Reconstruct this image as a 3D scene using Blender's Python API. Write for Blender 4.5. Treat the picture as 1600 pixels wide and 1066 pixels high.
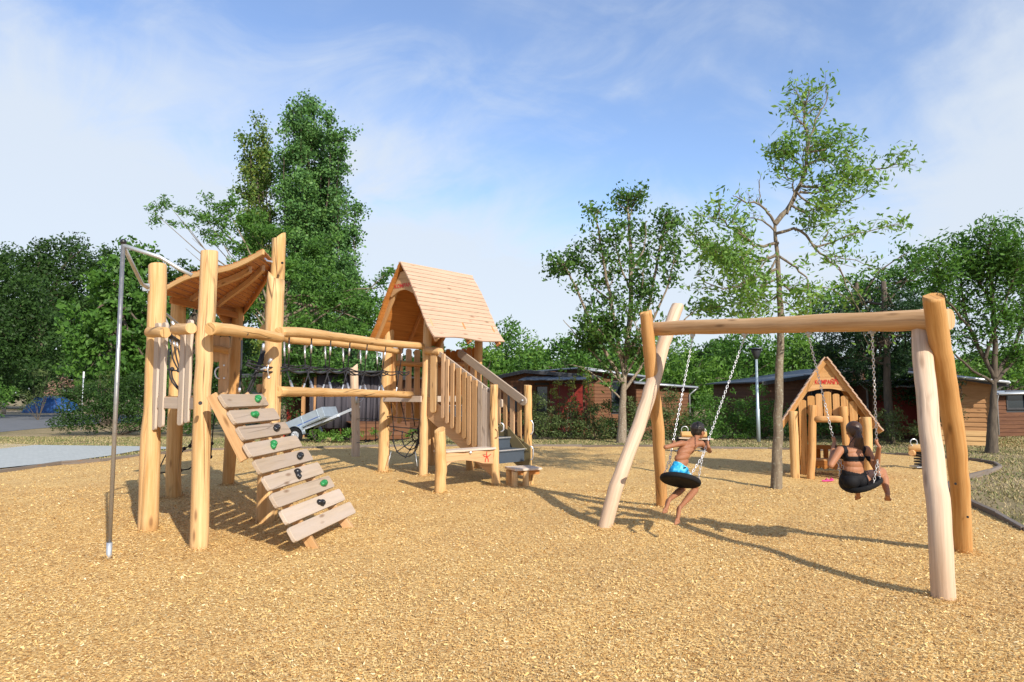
import bpy, bmesh, math, random
import numpy as np
from mathutils import Vector, Matrix

for _o in list(bpy.data.objects): bpy.data.objects.remove(_o)
SC = bpy.context.scene
COL = SC.collection
R = math.radians
# ------------------------------------------------------------------ camera
FPX, HZ, EYE = 1060.0, 617.0, 1.6
PITCH = math.atan((HZ - 533) / FPX)
cam = bpy.data.cameras.new('camera'); cam.sensor_width = 36; cam.lens = 36 * FPX / 1600
cam.clip_end = 2000; cam.clip_start = 0.05
camo = bpy.data.objects.new('camera', cam); COL.objects.link(camo)
camo.location = (0, 0, EYE); camo.rotation_euler = (R(90) + PITCH, 0, 0)
SC.camera = camo
# ------------------------------------------------------------------ sun and sky
SUN_EL, SUN_AZ = R(31.5), R(31)            # azimuth: how far to the right of straight behind the camera
sdir = Vector((math.sin(SUN_AZ) * math.cos(SUN_EL), -math.cos(SUN_AZ) * math.cos(SUN_EL), math.sin(SUN_EL)))
sl = bpy.data.lights.new('sun', 'SUN'); sl.energy = 4.9; sl.angle = R(0.55); sl.color = (1, .925, .81)
so = bpy.data.objects.new('sun', sl); COL.objects.link(so)
so.rotation_euler = sdir.to_track_quat('Z', 'Y').to_euler(); so.location = (10, -20, 20)
W = bpy.data.worlds.new('World'); SC.world = W; W.use_nodes = True
nt = W.node_tree; nt.nodes.clear(); L = nt.links.new
def N(t, **k):
    n = nt.nodes.new(t)
    for a, b in k.items(): setattr(n, a, b)
    return n
out = N('ShaderNodeOutputWorld'); sky = N('ShaderNodeTexSky', sky_type='NISHITA')
sky.sun_disc = False; sky.sun_elevation = SUN_EL
sky.sun_rotation = math.pi - SUN_AZ; sky.air_density = 1.0; sky.dust_density = 0.4; sky.ozone_density = 2.0
bg1 = N('ShaderNodeBackground'); bg1.inputs[1].default_value = .15
hsv = N('ShaderNodeHueSaturation'); hsv.inputs['Saturation'].default_value = 1.1; hsv.inputs['Value'].default_value = 1.22; hsv.inputs['Hue'].default_value = .507; L(sky.outputs[0], hsv.inputs['Color']); L(hsv.outputs[0], bg1.inputs[0])
bg2 = N('ShaderNodeBackground'); bg2.inputs[0].default_value = (.82, .90, 1.0, 1); bg2.inputs[1].default_value = .72
tc = N('ShaderNodeTexCoord'); sx = N('ShaderNodeSeparateXYZ'); L(tc.outputs['Generated'], sx.inputs[0])
def M(op, a, b=None, c=None):
    n = N('ShaderNodeMath', operation=op)
    for i, v in enumerate((a, b, c)):
        if v is None: continue
        if isinstance(v, (int, float)): n.inputs[i].default_value = v
        else: L(v, n.inputs[i])
    return n.outputs[0]
zz = M('MAXIMUM', sx.outputs[2], 0.0); zd = M('ADD', zz, 0.75)
cx = N('ShaderNodeCombineXYZ'); L(M('DIVIDE', sx.outputs[0], zd), cx.inputs[0]); L(M('DIVIDE', sx.outputs[1], zd), cx.inputs[1])
mp = N('ShaderNodeMapping'); mp.inputs['Rotation'].default_value = (0, 0, R(22)); mp.inputs['Scale'].default_value = (.62, 1.0, 1)
mp.inputs['Location'].default_value = (7.4, 4.2, 0)
L(cx.outputs[0], mp.inputs[0])
n1 = N('ShaderNodeTexNoise'); n1.inputs['Scale'].default_value = 2.3; n1.inputs['Detail'].default_value = 7; n1.inputs['Roughness'].default_value = .55; n1.inputs['Distortion'].default_value = .55
L(mp.outputs[0], n1.inputs[0])
n2 = N('ShaderNodeTexNoise'); n2.inputs['Scale'].default_value = 8; n2.inputs['Detail'].default_value = 6; n2.inputs['Roughness'].default_value = .6; n2.inputs['Distortion'].default_value = 1.2
L(mp.outputs[0], n2.inputs[0])
hor = N('ShaderNodeMapRange'); L(zz, hor.inputs[0]); hor.inputs[1].default_value = .0; hor.inputs[2].default_value = .52; hor.inputs[3].default_value = .60; hor.inputs[4].default_value = .0; hor.interpolation_type = 'SMOOTHSTEP'
s = M('ADD', M('ADD', M('MULTIPLY', n1.outputs[0], 1.25), M('MULTIPLY', n2.outputs[0], .50)), hor.outputs[0])
cm = N('ShaderNodeMapRange'); L(s, cm.inputs[0]); cm.inputs[1].default_value = .78; cm.inputs[2].default_value = 1.22; cm.inputs[3].default_value = .10; cm.inputs[4].default_value = .92; cm.interpolation_type = 'SMOOTHSTEP'
mx = N('ShaderNodeMixShader'); L(cm.outputs[0], mx.inputs[0]); L(bg1.outputs[0], mx.inputs[1]); L(bg2.outputs[0], mx.inputs[2]); L(mx.outputs[0], out.inputs[0])
vs = SC.view_settings; vs.view_transform = 'Standard'; vs.look = 'None'; vs.exposure = 0.35; vs.gamma = 1; vs.use_curve_mapping = False
SC.cycles.max_bounces = 6; SC.cycles.transparent_max_bounces = 4

# ------------------------------------------------------------------ picture plan -> world
cp, sp = math.cos(PITCH), math.sin(PITCH)
def ray(px, py):
    u = (px - 800) / FPX; v = (533 - py) / FPX
    return Vector((u, cp - v * sp, sp + v * cp))
def P(px, py, Y):
    d = ray(px, py); t = Y / d.y
    return Vector((d.x * t, Y, EYE + d.z * t))
def G(px, py):
    d = ray(px, py); t = -EYE / d.z
    return Vector((d.x * t, d.y * t, 0))
def H(py, Y):
    d = ray(800, py); return EYE + d.z / d.y * Y
def PZ(px, py, z):
    d = ray(px, py); t = (z - EYE) / d.z
    return Vector((d.x * t, d.y * t, z))
def Ynline(px, py, a, b):            # point of the vertical plane through a,b seen at px,py
    d = ray(px, py); ax, ay = a[0], a[1]; ex, ey = b[0] - ax, b[1] - ay
    t = (ax * ey - ay * ex) / (d.x * ey - d.y * ex)
    return Vector((d.x * t, d.y * t, EYE + d.z * t))

# ------------------------------------------------------------------ objects
def wloc(o):
    v = Vector((0, 0, 0))
    while o is not None: v += o.location; o = o.parent
    return v
def tag(o, label=None, cat=None, group=None, kind=None):
    if label: o['label'] = label
    if cat: o['category'] = cat
    if group: o['group'] = group
    if kind: o['kind'] = kind
    return o
def thing(name, loc, label, cat, group=None):
    o = bpy.data.objects.new(name, None); COL.objects.link(o); o.location = loc; o.empty_display_size = .2
    return tag(o, label, cat, group)
def link_mesh(name, me, mat, parent=None, mats=None):
    o = bpy.data.objects.new(name, me); COL.objects.link(o)
    for m in (mats or [mat]): me.materials.append(m)
    if parent is not None: o.parent = parent
    return o
class MB:
    def __init__(s): s.v = []; s.f = []; s.uv = []; s.sm = []; s.mi = []
    def face(s, idx, uv, sm=False, mi=0): s.f.append(idx); s.uv.append(uv); s.sm.append(sm); s.mi.append(mi)
    def tube(s, path, rad, n=10, caps=True, jit=0.0, rng=None, cut=None, cut0=None, sm=True, u0=0.0, capmi=0, sq=1.0):
        path = [Vector(p) for p in path]; k = len(path)
        if isinstance(rad, (int, float)): rad = [rad] * k
        T = []
        for i in range(k):
            a = path[max(i - 1, 0)]; b = path[min(i + 1, k - 1)]; t = (b - a)
            T.append(t.normalized() if t.length > 1e-9 else Vector((0, 0, 1)))
        ref = Vector((1, 0, 0)) if abs(T[0].x) < .8 else Vector((0, 1, 0))
        x = (ref - T[0] * ref.dot(T[0])).normalized(); base = len(s.v); ln = 0
        jj = [(rng.uniform(-jit, jit) if rng is not None else 0) for _ in range(n)]
        lens = []
        for i in range(k):
            x = (x - T[i] * x.dot(T[i])).normalized(); y = T[i].cross(x)
            if i: ln += (path[i] - path[i - 1]).length
            lens.append(ln)
            for j in range(n):
                a = 2 * math.pi * j / n
                r = rad[i] * (1 + jj[j] + (rng.uniform(-jit, jit) * .35 if rng is not None and jit else 0))
                off = x * math.cos(a) * r + y * math.sin(a) * r * sq
                p = path[i] + off
                if cut is not None and i == k - 1: p = p + T[i] * off.dot(Vector(cut))
                if cut0 is not None and i == 0: p = p + T[i] * off.dot(Vector(cut0))
                s.v.append(p)
        c = 2 * math.pi * (sum(rad) / k)
        for i in range(k - 1):
            for j in range(n):
                j2 = (j + 1) % n
                s.face((base + i * n + j, base + i * n + j2, base + (i + 1) * n + j2, base + (i + 1) * n + j),
                       ((u0 + c * j / n, lens[i]), (u0 + c * (j + 1) / n, lens[i]), (u0 + c * (j + 1) / n, lens[i + 1]), (u0 + c * j / n, lens[i + 1])), sm)
        if caps:
            s.face(tuple(base + j for j in reversed(range(n))), tuple((u0 + rad[0] * math.cos(j), rad[0] * math.sin(j) * .15) for j in range(n)), False, capmi)
            s.face(tuple(base + (k - 1) * n + j for j in range(n)), tuple((u0 + rad[-1] * math.cos(6.283 * j / n), .15 * rad[-1] * math.sin(6.283 * j / n)) for j in range(n)), False, capmi)
        return s
    def box(s, c, ax, ay, az, sx, sy, sz, u0=0.0):   # full sizes; ax is grain direction
        c = Vector(c); ax = Vector(ax).normalized(); ay = Vector(ay).normalized(); az = Vector(az).normalized(); b = len(s.v)
        for k in (-1, 1):
            for j in (-1, 1):
                for i in (-1, 1): s.v.append(c + ax * i * sx / 2 + ay * j * sy / 2 + az * k * sz / 2)
        def f(i, w, h, sw=False):
            uv = [(u0, 0), (u0 + w, 0), (u0 + w, h), (u0, h)]
            if sw: uv = [(u0 + q[1], q[0]) for q in uv]
            s.face(tuple(b + q for q in i), tuple(uv))
        f((0, 2, 3, 1), sy, sx); f((4, 5, 7, 6), sx, sy, True); f((0, 1, 5, 4), sx, sz, True); f((2, 6, 7, 3), sz, sx)
        f((0, 4, 6, 2), sz, sy); f((1, 3, 7, 5), sy, sz)
        return s
    def bar(s, a, b, w, t, up=(0, 0, 1), u0=0.0):    # w across (perp. to up), t along up
        a = Vector(a); b = Vector(b); d = (b - a); ax = d.normalized(); up = Vector(up)
        az = (up - ax * up.dot(ax)).normalized(); ay = az.cross(ax)
        return s.box((a + b) / 2, ax, ay, az, d.length, w, t, u0)
    def prism(s, pts, o, ax, ay, az, th, u0=0.0, grain='x'):  # outline in (ax, ay) plane, extruded along az centred
        o = Vector(o); ax = Vector(ax).normalized(); ay = Vector(ay).normalized(); az = Vector(az).normalized(); b = len(s.v); n = len(pts)
        g = (lambda q: (u0 + q[1], q[0])) if grain == 'x' else (lambda q: (u0 + q[0], q[1]))
        for k in (-.5, .5):
            for q in pts: s.v.append(o + ax * q[0] + ay * q[1] + az * th * k)
        s.face(tuple(b + i for i in reversed(range(n))), tuple(g(pts[i]) for i in reversed(range(n))))
        s.face(tuple(b + n + i for i in range(n)), tuple(g(q) for q in pts))
        for i in range(n):
            j = (i + 1) % n
            s.face((b + i, b + j, b + n + j, b + n + i), (g(pts[i]), g(pts[j]), (g(pts[j])[0] + th, g(pts[j])[1]), (g(pts[i])[0] + th, g(pts[i])[1])))
        return s
    def ball(s, c, rx, ry=None, rz=None, n=8, m=6, axes=None):
        ry = rx if ry is None else ry; rz = rx if rz is None else rz; c = Vector(c); b = len(s.v)
        A = axes or (Vector((1, 0, 0)), Vector((0, 1, 0)), Vector((0, 0, 1)))
        for i in range(m + 1):
            ph = math.pi * i / m
            for j in range(n):
                th = 2 * math.pi * j / n
                s.v.append(c + A[0] * rx * math.sin(ph) * math.cos(th) + A[1] * ry * math.sin(ph) * math.sin(th) + A[2] * rz * math.cos(ph))
        for i in range(m):
            for j in range(n):
                k = (j + 1) % n
                s.face((b + i * n + j, b + (i + 1) * n + j, b + (i + 1) * n + k, b + i * n + k), ((0, 0), (0, .1), (.1, .1), (.1, 0)), True)
        return s
    def ring(s, c, nrm, Rr, r, n=24, m=8, sx=1.0, ax=None):
        nrm = Vector(nrm).normalized()
        x = Vector(ax) if ax is not None else (Vector((1, 0, 0)) if abs(nrm.x) < .8 else Vector((0, 1, 0)))
        x = (x - nrm * x.dot(nrm)).normalized(); y = nrm.cross(x); c = Vector(c); b = len(s.v)
        for i in range(n):
            a = 2 * math.pi * i / n; e = x * math.cos(a) * sx + y * math.sin(a); cc = c + e * Rr; en = (x * math.cos(a) + y * math.sin(a))
            for j in range(m):
                q = 2 * math.pi * j / m; s.v.append(cc + en * r * math.cos(q) + nrm * r * math.sin(q))
        for i in range(n):
            for j in range(m):
                i2 = (i + 1) % n; j2 = (j + 1) % m
                s.face((b + i * m + j, b + i2 * m + j, b + i2 * m + j2, b + i * m + j2), ((0, 0), (.1, 0), (.1, .1), (0, .1)), True)
        return s
    def mesh(s, name, off=Vector((0, 0, 0))):
        me = bpy.data.meshes.new(name); me.from_pydata([v - off for v in s.v], [], s.f)
        uvl = me.uv_layers.new(name='UVMap'); flat = [c for f in s.uv for q in f for c in q]
        uvl.data.foreach_set('uv', flat); me.polygons.foreach_set('use_smooth', s.sm); me.polygons.foreach_set('material_index', s.mi)
        me.update(); return me
    def build(s, name, mat, parent=None, label=None, bevel=0, mats=None):
        off = wloc(parent) if parent is not None else Vector((0, 0, 0))
        if parent is None and s.v:
            xs = [v.x for v in s.v]; ys = [v.y for v in s.v]; zs = [v.z for v in s.v]
            off = Vector(((min(xs) + max(xs)) / 2, (min(ys) + max(ys)) / 2, min(zs)))
        o = link_mesh(name, s.mesh(name, off), mat, parent, mats)
        if parent is None: o.location = off
        if bevel:
            b = o.modifiers.new('bevel', 'BEVEL'); b.width = bevel; b.segments = 2; b.limit_method = 'ANGLE'; b.angle_limit = R(50)
        if label: o['label'] = label
        return o

def fastmesh(name, V, F, rnd=None):      # V (n,3), F (m,4) numpy arrays
    me = bpy.data.meshes.new(name); n, m = len(V), len(F); k = F.shape[1]
    me.vertices.add(n); me.vertices.foreach_set('co', V.astype(np.float32).ravel())
    me.loops.add(m * k); me.loops.foreach_set('vertex_index', F.astype(np.int32).ravel())
    me.polygons.add(m); me.polygons.foreach_set('loop_start', np.arange(0, m * k, k, dtype=np.int32))
    try: me.polygons.foreach_set('loop_total', np.full(m, k, dtype=np.int32))
    except Exception: pass
    if rnd is not None:
        a = me.attributes.new('rnd', 'FLOAT', 'FACE'); a.data.foreach_set('value', rnd.astype(np.float32))
    me.update(calc_edges=True); return me

# ------------------------------------------------------------------ materials
class MT:
    def __init__(s, name):
        s.m = bpy.data.materials.new(name); s.m.use_nodes = True; s.t = s.m.node_tree; s.b = s.t.nodes['Principled BSDF']; s.o = s.t.nodes['Material Output']
        s.b.inputs['Roughness'].default_value = .7
    def n(s, t, **k):
        x = s.t.nodes.new(t)
        for a, b in k.items(): setattr(x, a, b)
        return x
    def L(s, a, b): s.t.links.new(a, b)
    def coord(s, kind='Object', scale=(1, 1, 1), rot=(0, 0, 0)):
        c = s.n('ShaderNodeTexCoord'); mp = s.n('ShaderNodeMapping'); s.L(c.outputs[kind], mp.inputs[0])
        mp.inputs['Scale'].default_value = scale; mp.inputs['Rotation'].default_value = rot; return mp.outputs[0]
    def noise(s, vec, scale, det=4, rough=.55, dist=0):
        x = s.n('ShaderNodeTexNoise'); s.L(vec, x.inputs[0]); x.inputs['Scale'].default_value = scale; x.inputs['Detail'].default_value = det
        x.inputs['Roughness'].default_value = rough; x.inputs['Distortion'].default_value = dist; return x.outputs[0]
    def ramp(s, f, stops):
        r = s.n('ShaderNodeValToRGB'); s.L(f, r.inputs[0]); e = r.color_ramp.elements
        while len(e) < len(stops): e.new(.5)
        for i, (p, c) in enumerate(stops): e[i].position = p; e[i].color = (*c, 1) if len(c) == 3 else c
        return r.outputs[0]
    def mix(s, f, a, b, mode='MIX'):
        x = s.n('ShaderNodeMix', data_type='RGBA', blend_type=mode)
        for i, v in ((0, f), (6, a), (7, b)):
            if isinstance(v, (int, float)): x.inputs[i].default_value = v
            elif isinstance(v, tuple): x.inputs[i].default_value = (*v, 1) if len(v) == 3 else v
            else: s.L(v, x.inputs[i])
        return x.outputs[2]
    def math(s, op, a, b=None):
        x = s.n('ShaderNodeMath', operation=op)
        for i, v in enumerate((a, b)):
            if v is None: continue
            if isinstance(v, (int, float)): x.inputs[i].default_value = v
            else: s.L(v, x.inputs[i])
        return x.outputs[0]
    def rng(s, f, a, b, c, d):
        x = s.n('ShaderNodeMapRange'); s.L(f, x.inputs[0])
        for i, v in enumerate((a, b, c, d)): x.inputs[i + 1].default_value = v
        return x.outputs[0]
    def bump(s, h, st=.3, dist=.01):
        b = s.n('ShaderNodeBump'); b.inputs['Strength'].default_value = st; b.inputs['Distance'].default_value = dist; s.L(h, b.inputs['Height']); s.L(b.outputs[0], s.b.inputs['Normal'])
    def col(s, c):
        if isinstance(c, tuple): s.b.inputs['Base Color'].default_value = (*c, 1)
        else: s.L(c, s.b.inputs['Base Color'])
        return s
def plain(name, c, rough=.6, metal=0.0, var=.15, scale=8, spec=.5):
    t = MT(name); v = t.coord('Object'); n = t.noise(v, scale, 5)
    t.col(t.mix(n, tuple(x * (1 - var) for x in c), tuple(min(1, x * (1 + var)) for x in c)))
    t.b.inputs['Roughness'].default_value = rough; t.b.inputs['Metallic'].default_value = metal; t.b.inputs['Specular IOR Level'].default_value = spec
    t.L(t.rng(t.noise(v, scale * 3, 3), .3, .7, max(0, rough - .1), min(1, rough + .1)), t.b.inputs['Roughness'])
    return t.m
def wood(name, pale, deep, knot=(.20, .10, .04), grey=None, greyamt=0.0, hue=.12, cracks=.5, stretch=22, bumpd=.006):
    t = MT(name); uv = t.coord('UV'); oi = t.n('ShaderNodeObjectInfo')
    off = t.n('ShaderNodeVectorMath', operation='ADD'); t.L(uv, off.inputs[0]); cb = t.n('ShaderNodeCombineXYZ')
    t.L(t.math('MULTIPLY', oi.outputs['Random'], 37.0), cb.inputs[0]); t.L(t.math('MULTIPLY', oi.outputs['Random'], 91.0), cb.inputs[1]); t.L(cb.outputs[0], off.inputs[1])
    def st(a, b):
        mp = t.n('ShaderNodeMapping'); t.L(off.outputs[0], mp.inputs[0]); mp.inputs['Scale'].default_value = (a, b, 1); return mp.outputs[0]
    g1 = t.noise(st(stretch, 1.1), 1.0, 6, .6, .6); g2 = t.noise(st(stretch * 4, 2.5), 1.0, 4, .6, .2); bl = t.noise(st(3.2, 1.3), 1.0, 4, .6, .4)
    c = t.ramp(t.math('ADD', t.math('MULTIPLY', g1, .65), t.math('MULTIPLY', g2, .35)), [(.36, deep), (.5, tuple((a + b) / 2 for a, b in zip(deep, pale))), (.64, pale)])
    c = t.mix(t.rng(bl, .48, .75, 0, .45), c, deep)
    if grey: c = t.mix(t.rng(t.noise(st(5, .8), 1, 5, .65), .35, .65, max(0, greyamt - .3), min(1, greyamt + .3)), c, grey)
    vo = t.n('ShaderNodeTexVoronoi'); t.L(st(7.0, 1.9), vo.inputs[0]); vo.inputs['Scale'].default_value = 1; vo.inputs['Randomness'].default_value = 1
    kn = t.rng(vo.outputs['Distance'], .06, .17, .8, 0)
    vo2 = t.n('ShaderNodeTexVoronoi', feature='DISTANCE_TO_EDGE'); t.L(st(6.5, .42), vo2.inputs[0]); vo2.inputs['Scale'].default_value = 1
    ck = t.math('MULTIPLY', t.rng(vo2.outputs['Distance'], .0, .026, cracks, 0), t.rng(t.noise(st(2.2, .8), 1, 2), .5, .62, 0, 1))
    c = t.mix(kn, c, knot); c = t.mix(ck, c, tuple(x * .4 for x in knot))
    hs = t.n('ShaderNodeHueSaturation'); t.L(c, hs.inputs['Color']); t.L(t.rng(oi.outputs['Random'], 0, 1, 1 - hue, 1 + hue), hs.inputs['Value']); t.L(t.rng(oi.outputs['Random'], 0, 1, 1 + hue * .6, 1 - hue * .6), hs.inputs['Saturation'])
    t.col(hs.outputs[0]); t.b.inputs['Roughness'].default_value = .68; t.b.inputs['Specular IOR Level'].default_value = .3
    h = t.math('SUBTRACT', t.math('ADD', t.math('MULTIPLY', g1, .6), t.math('MULTIPLY', g2, .4)), t.math('MULTIPLY', ck, 1.5)); t.bump(h, .55, bumpd)
    return t.m
def leafmat(name, dark, mid, light, transl=.32, clump=.55):
    t = MT(name); a = t.n('ShaderNodeAttribute', attribute_name='rnd'); v = t.coord('Object')
    n = t.noise(v, clump, 3, .6); f = t.math('ADD', t.math('MULTIPLY', a.outputs['Fac'], .7), t.math('MULTIPLY', t.math('SUBTRACT', n, .35), 1.0))
    c = t.ramp(f, [(.1, dark), (.5, mid), (.95, light)]); t.col(c); t.b.inputs['Roughness'].default_value = .5; t.b.inputs['Specular IOR Level'].default_value = .22
    tr = t.n('ShaderNodeBsdfTranslucent'); cc = t.mix(1.0, c, (1.3, 1.35, .6), 'MULTIPLY'); t.L(cc, tr.inputs[0]); ms = t.n('ShaderNodeMixShader'); ms.inputs[0].default_value = transl
    t.L(t.b.outputs[0], ms.inputs[1]); t.L(tr.outputs[0], ms.inputs[2]); t.L(ms.outputs[0], t.o.inputs[0]); return t.m
def bark(name, a, b, lichen=None, sc=14):
    t = MT(name); v = t.coord('Object', (1, 1, .22)); n = t.noise(v, sc, 6, .65, .4); c = t.ramp(n, [(.3, a), (.7, b)])
    if lichen: c = t.mix(t.rng(t.noise(t.coord('Object'), 22, 4, .7), .55, .68, 0, .85), c, lichen)
    t.col(c); t.b.inputs['Roughness'].default_value = .9; t.bump(n, .7, .02); return t.m

LOG = wood('debarked log', (.68, .455, .225), (.48, .265, .095), cracks=.95, hue=.07)
LOGH = wood('honey log', (.60, .36, .155), (.43, .21, .07), cracks=.6, hue=.08)
LOGP = wood('bleached log', (.63, .48, .345), (.46, .32, .215), knot=(.3, .2, .13), cracks=.4, hue=.05)
LOGB = wood('swing beam log', (.62, .41, .23), (.42, .24, .11), knot=(.2, .11, .05), cracks=.5, hue=.05)
PLK = wood('weathered plank', (.52, .405, .285), (.37, .28, .19), knot=(.20, .12, .07), grey=(.47, .39, .33), greyamt=.5, hue=.2, stretch=30)
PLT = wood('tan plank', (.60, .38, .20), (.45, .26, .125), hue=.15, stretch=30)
PLO = wood('bounce tinted plank', (.50, .205, .05), (.32, .12, .025), hue=.15, stretch=30)  # saturated orange: warm bounce light under the roof is put into the colour
ROOFW = wood('roof board', (.58, .405, .29), (.45, .295, .20), knot=(.2, .1, .05), hue=.1, stretch=30, cracks=.3)
STEEL = plain('galvanised steel', (.48, .51, .54), .42, .55, .1)
STEELW = plain('bright steel', (.62, .64, .67), .32, .7, .1)
ROPE = plain('black rope', (.018, .018, .021), .75, 0, .3, 60)
RUB = plain('black rubber', (.009, .0095, .011), .85, 0, .2, 20, .25)
POLE = plain('pole steel', (.36, .35, .34), .34, .75, .08)
BLK = plain('black plastic', (.012, .012, .014), .35, 0, .2)
GRN = plain('green plastic', (.015, .19, .05), .4, 0, .2)
RED = plain('red paint', (.55, .03, .02), .5, 0, .1)
# ================================================================== GROUND
def inpoly(x, y, poly):
    r = np.zeros(len(x), bool); n = len(poly)
    for i in range(n):
        x1, y1 = poly[i][:2]; x2, y2 = poly[(i + 1) % n][:2]
        c = ((y1 > y) != (y2 > y)); xi = (x2 - x1) * (y - y1) / ((y2 - y1) if y2 != y1 else 1e-9) + x1
        r ^= c & (x < xi)
    return r
def gh(x, y):
    return np.maximum(-.024, .010 * np.sin(1.7 * x + .6 * y) + .008 * np.sin(2.3 * y - 1.1 * x + 1) + .006 * np.sin(4.1 * x + 3.3 * y) + .004 * np.sin(7 * x - 5 * y) - .04 * np.exp(-((x - 2.2) ** 2 + (y - 8.1) ** 2) / .35) - .04 * np.exp(-((x - 3.5) ** 2 + (y - 7.0) ** 2) / .35) - .03 * np.exp(-((x + 1.9) ** 2 + (y - 7.3) ** 2) / .3) + .025 * np.exp(-((x - .6) ** 2 + (y - 5.0) ** 2) / 1.2))
back = [(-6, 740), (94, 725), (157, 721), (214, 714), (260, 709), (327, 703), (410, 701), (489, 700.5), (562, 698), (690, 697.5), (834, 697.5), (986, 698), (1100, 700), (1200, 702), (1340, 707), (1400, 711), (1476, 716), (1535, 722), (1556, 726), (1563, 731), (1546, 738), (1512, 747), (1488, 753), (1482, 763), (1495, 776), (1515, 787), (1560, 808), (1600, 832)]
edge_pts = [G(*q) for q in back]
CHIP = [(-13.5, 11), (-18, 4), (-18, -8), (14, -8), (10.5, 1.5), (7.6, 5.2)]
edge_full = [Vector((p[0], p[1], 0)) for p in [(-18, 4), (-13.5, 11)]] + edge_pts + [Vector((7.6, 5.2, 0)), Vector((10.5, 1.5, 0))]
chip_poly = [(p.x, p.y) for p in edge_pts] + list(reversed(CHIP[:]))
chip_poly = [(p.x, p.y) for p in edge_pts] + [(7.6, 5.2), (10.5, 1.5), (14, -8), (-18, -8), (-18, 4), (-13.5, 11)]

def flat(name, poly, z, m, kind='structure'):
    b = MB(); n = len(poly); b.v = [Vector((p[0], p[1], z)) for p in poly]; b.face(tuple(range(n)), tuple((p[0], p[1]) for p in poly))
    o = b.build(name, m); o['kind'] = kind; return o
t = MT('dry grass ground'); v = t.coord('Object'); n = t.noise(v, .35, 6, .6, .5); n2 = t.noise(v, 9, 5, .7); n3 = t.noise(v, 60, 3, .7)
c = t.ramp(t.math('ADD', t.math('MULTIPLY', n, .75), t.math('MULTIPLY', n2, .3)), [(.38, (.12, .125, .035)), (.46, (.22, .175, .07)), (.56, (.33, .25, .13)), (.75, (.40, .30, .17))])
c = t.mix(t.rng(n3, .3, .7, 0, .45), c, (.12, .09, .045)); t.col(c); t.b.inputs['Roughness'].default_value = .95; t.bump(t.math('ADD', n2, n3), .6, .03); GRASSG = t.m
b = MB(); b.v = [Vector(q) for q in ((-400, -60, -.03), (400, -60, -.03), (400, 700, -.03), (-400, 700, -.03))]; b.face((0, 1, 2, 3), ((0, 0),) * 4)
tag(b.build('ground', GRASSG), kind='structure')

t = MT('wood chip bed'); v = t.coord('Object'); vo = t.n('ShaderNodeTexVoronoi'); dn = t.n('ShaderNodeTexNoise'); t.L(v, dn.inputs[0]); dn.inputs['Scale'].default_value = 25
ad = t.n('ShaderNodeMix', data_type='VECTOR'); ad.inputs[0].default_value = .012; t.L(v, ad.inputs[4]); t.L(dn.outputs['Color'], ad.inputs[5])
t.L(ad.outputs[1], vo.inputs[0]); vo.inputs['Scale'].default_value = 62
sep = t.n('ShaderNodeSeparateColor'); t.L(vo.outputs['Color'], sep.inputs[0]); big = t.noise(v, .9, 4, .6)
c = t.ramp(sep.outputs[0], [(.0, (.34, .17, .045)), (.22, (.53, .31, .105)), (.6, (.69, .45, .165)), (1, (.80, .60, .28))])
c = t.mix(t.rng(big, .42, .70, 0, .42), c, (.42, .24, .10)); t.col(c); t.b.inputs['Roughness'].default_value = .85; t.b.inputs['Specular IOR Level'].default_value = .25
t.bump(t.math('ADD', sep.outputs[1], t.noise(v, 40, 3)), .9, .012); CHIPG = t.m
xs = np.arange(-18, 14.01, .12); ys = np.arange(-8, 22.6, .12); X, Y = np.meshgrid(xs, ys)
V = np.stack([X.ravel(), Y.ravel(), gh(X.ravel(), Y.ravel())], 1); nx, ny = len(xs), len(ys)
ii, jj = np.meshgrid(np.arange(nx - 1), np.arange(ny - 1)); q = (jj * nx + ii).ravel(); F = np.stack([q, q + 1, q + nx + 1, q + nx], 1)
cxy = V[F].mean(1); keep = inpoly(cxy[:, 0], cxy[:, 1], chip_poly); F = F[keep]
us, inv = np.unique(F, return_inverse=True); me = fastmesh('wood_chip_bed', V[us], inv.reshape(-1, 4)); me.polygons.foreach_set('use_smooth', [True] * len(me.polygons))
tag(link_mesh('chip_ground', me, CHIPG), kind='structure')

# loose wood chips lying on the bed
rg = np.random.default_rng(5)
def scatter(n, y0, y1):
    u = rg.random(n); y = y0 * (y1 / y0) ** u if y0 > 0 else y0 + u * (y1 - y0)
    x = (rg.random(n) * 2 - 1) * (y * .80 + .6); return x, y
x1, y1 = scatter(520000, 2.6, 12); x2, y2 = scatter(60000, 12, 21)
x = np.concatenate([x1, x2]); y = np.concatenate([y1, y2]); k = inpoly(x, y, chip_poly); x, y = x[k], y[k]; hx_ = np.zeros(len(x))
for bx, by, rb_ in ((229, 826, .12), (311, 855, .11), (271, 777, .12), (357, 757, .11), (421, 812, .12), (170, 873, .04), (598, 736, .12), (661, 743, .1), (687, 769, .1), (775, 758, .08), (942, 826, .1), (1035, 791, .09), (1473, 936, .1), (1505, 860, .1)):
    b0_ = G(bx, by); m_ = 420; rr_0 = rb_ + np.abs(rg.normal(0, .06, m_)); tt_ = rg.random(m_) * 6.283; x = np.concatenate([x, b0_.x + rr_0 * np.cos(tt_)]); y = np.concatenate([y, b0_.y + rr_0 * np.sin(tt_)]); hx_ = np.concatenate([hx_, .030 * np.exp(-((rr_0 - rb_) / .05) ** 2) * rg.random(m_)])
n = len(x)
sc = np.clip(.7 + y * .045, .7, 1.5)
ln = np.minimum(.016, rg.lognormal(-4.12, .42, n) * .40) * sc; wd = ln * rg.uniform(.18, .5, n); th = rg.random(n) * 6.283
tl = rg.normal(0, .30, n); t2 = rg.normal(0, .42, n)
ux = np.stack([np.cos(th) * np.cos(tl), np.sin(th) * np.cos(tl), np.sin(tl)], 1)
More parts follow.
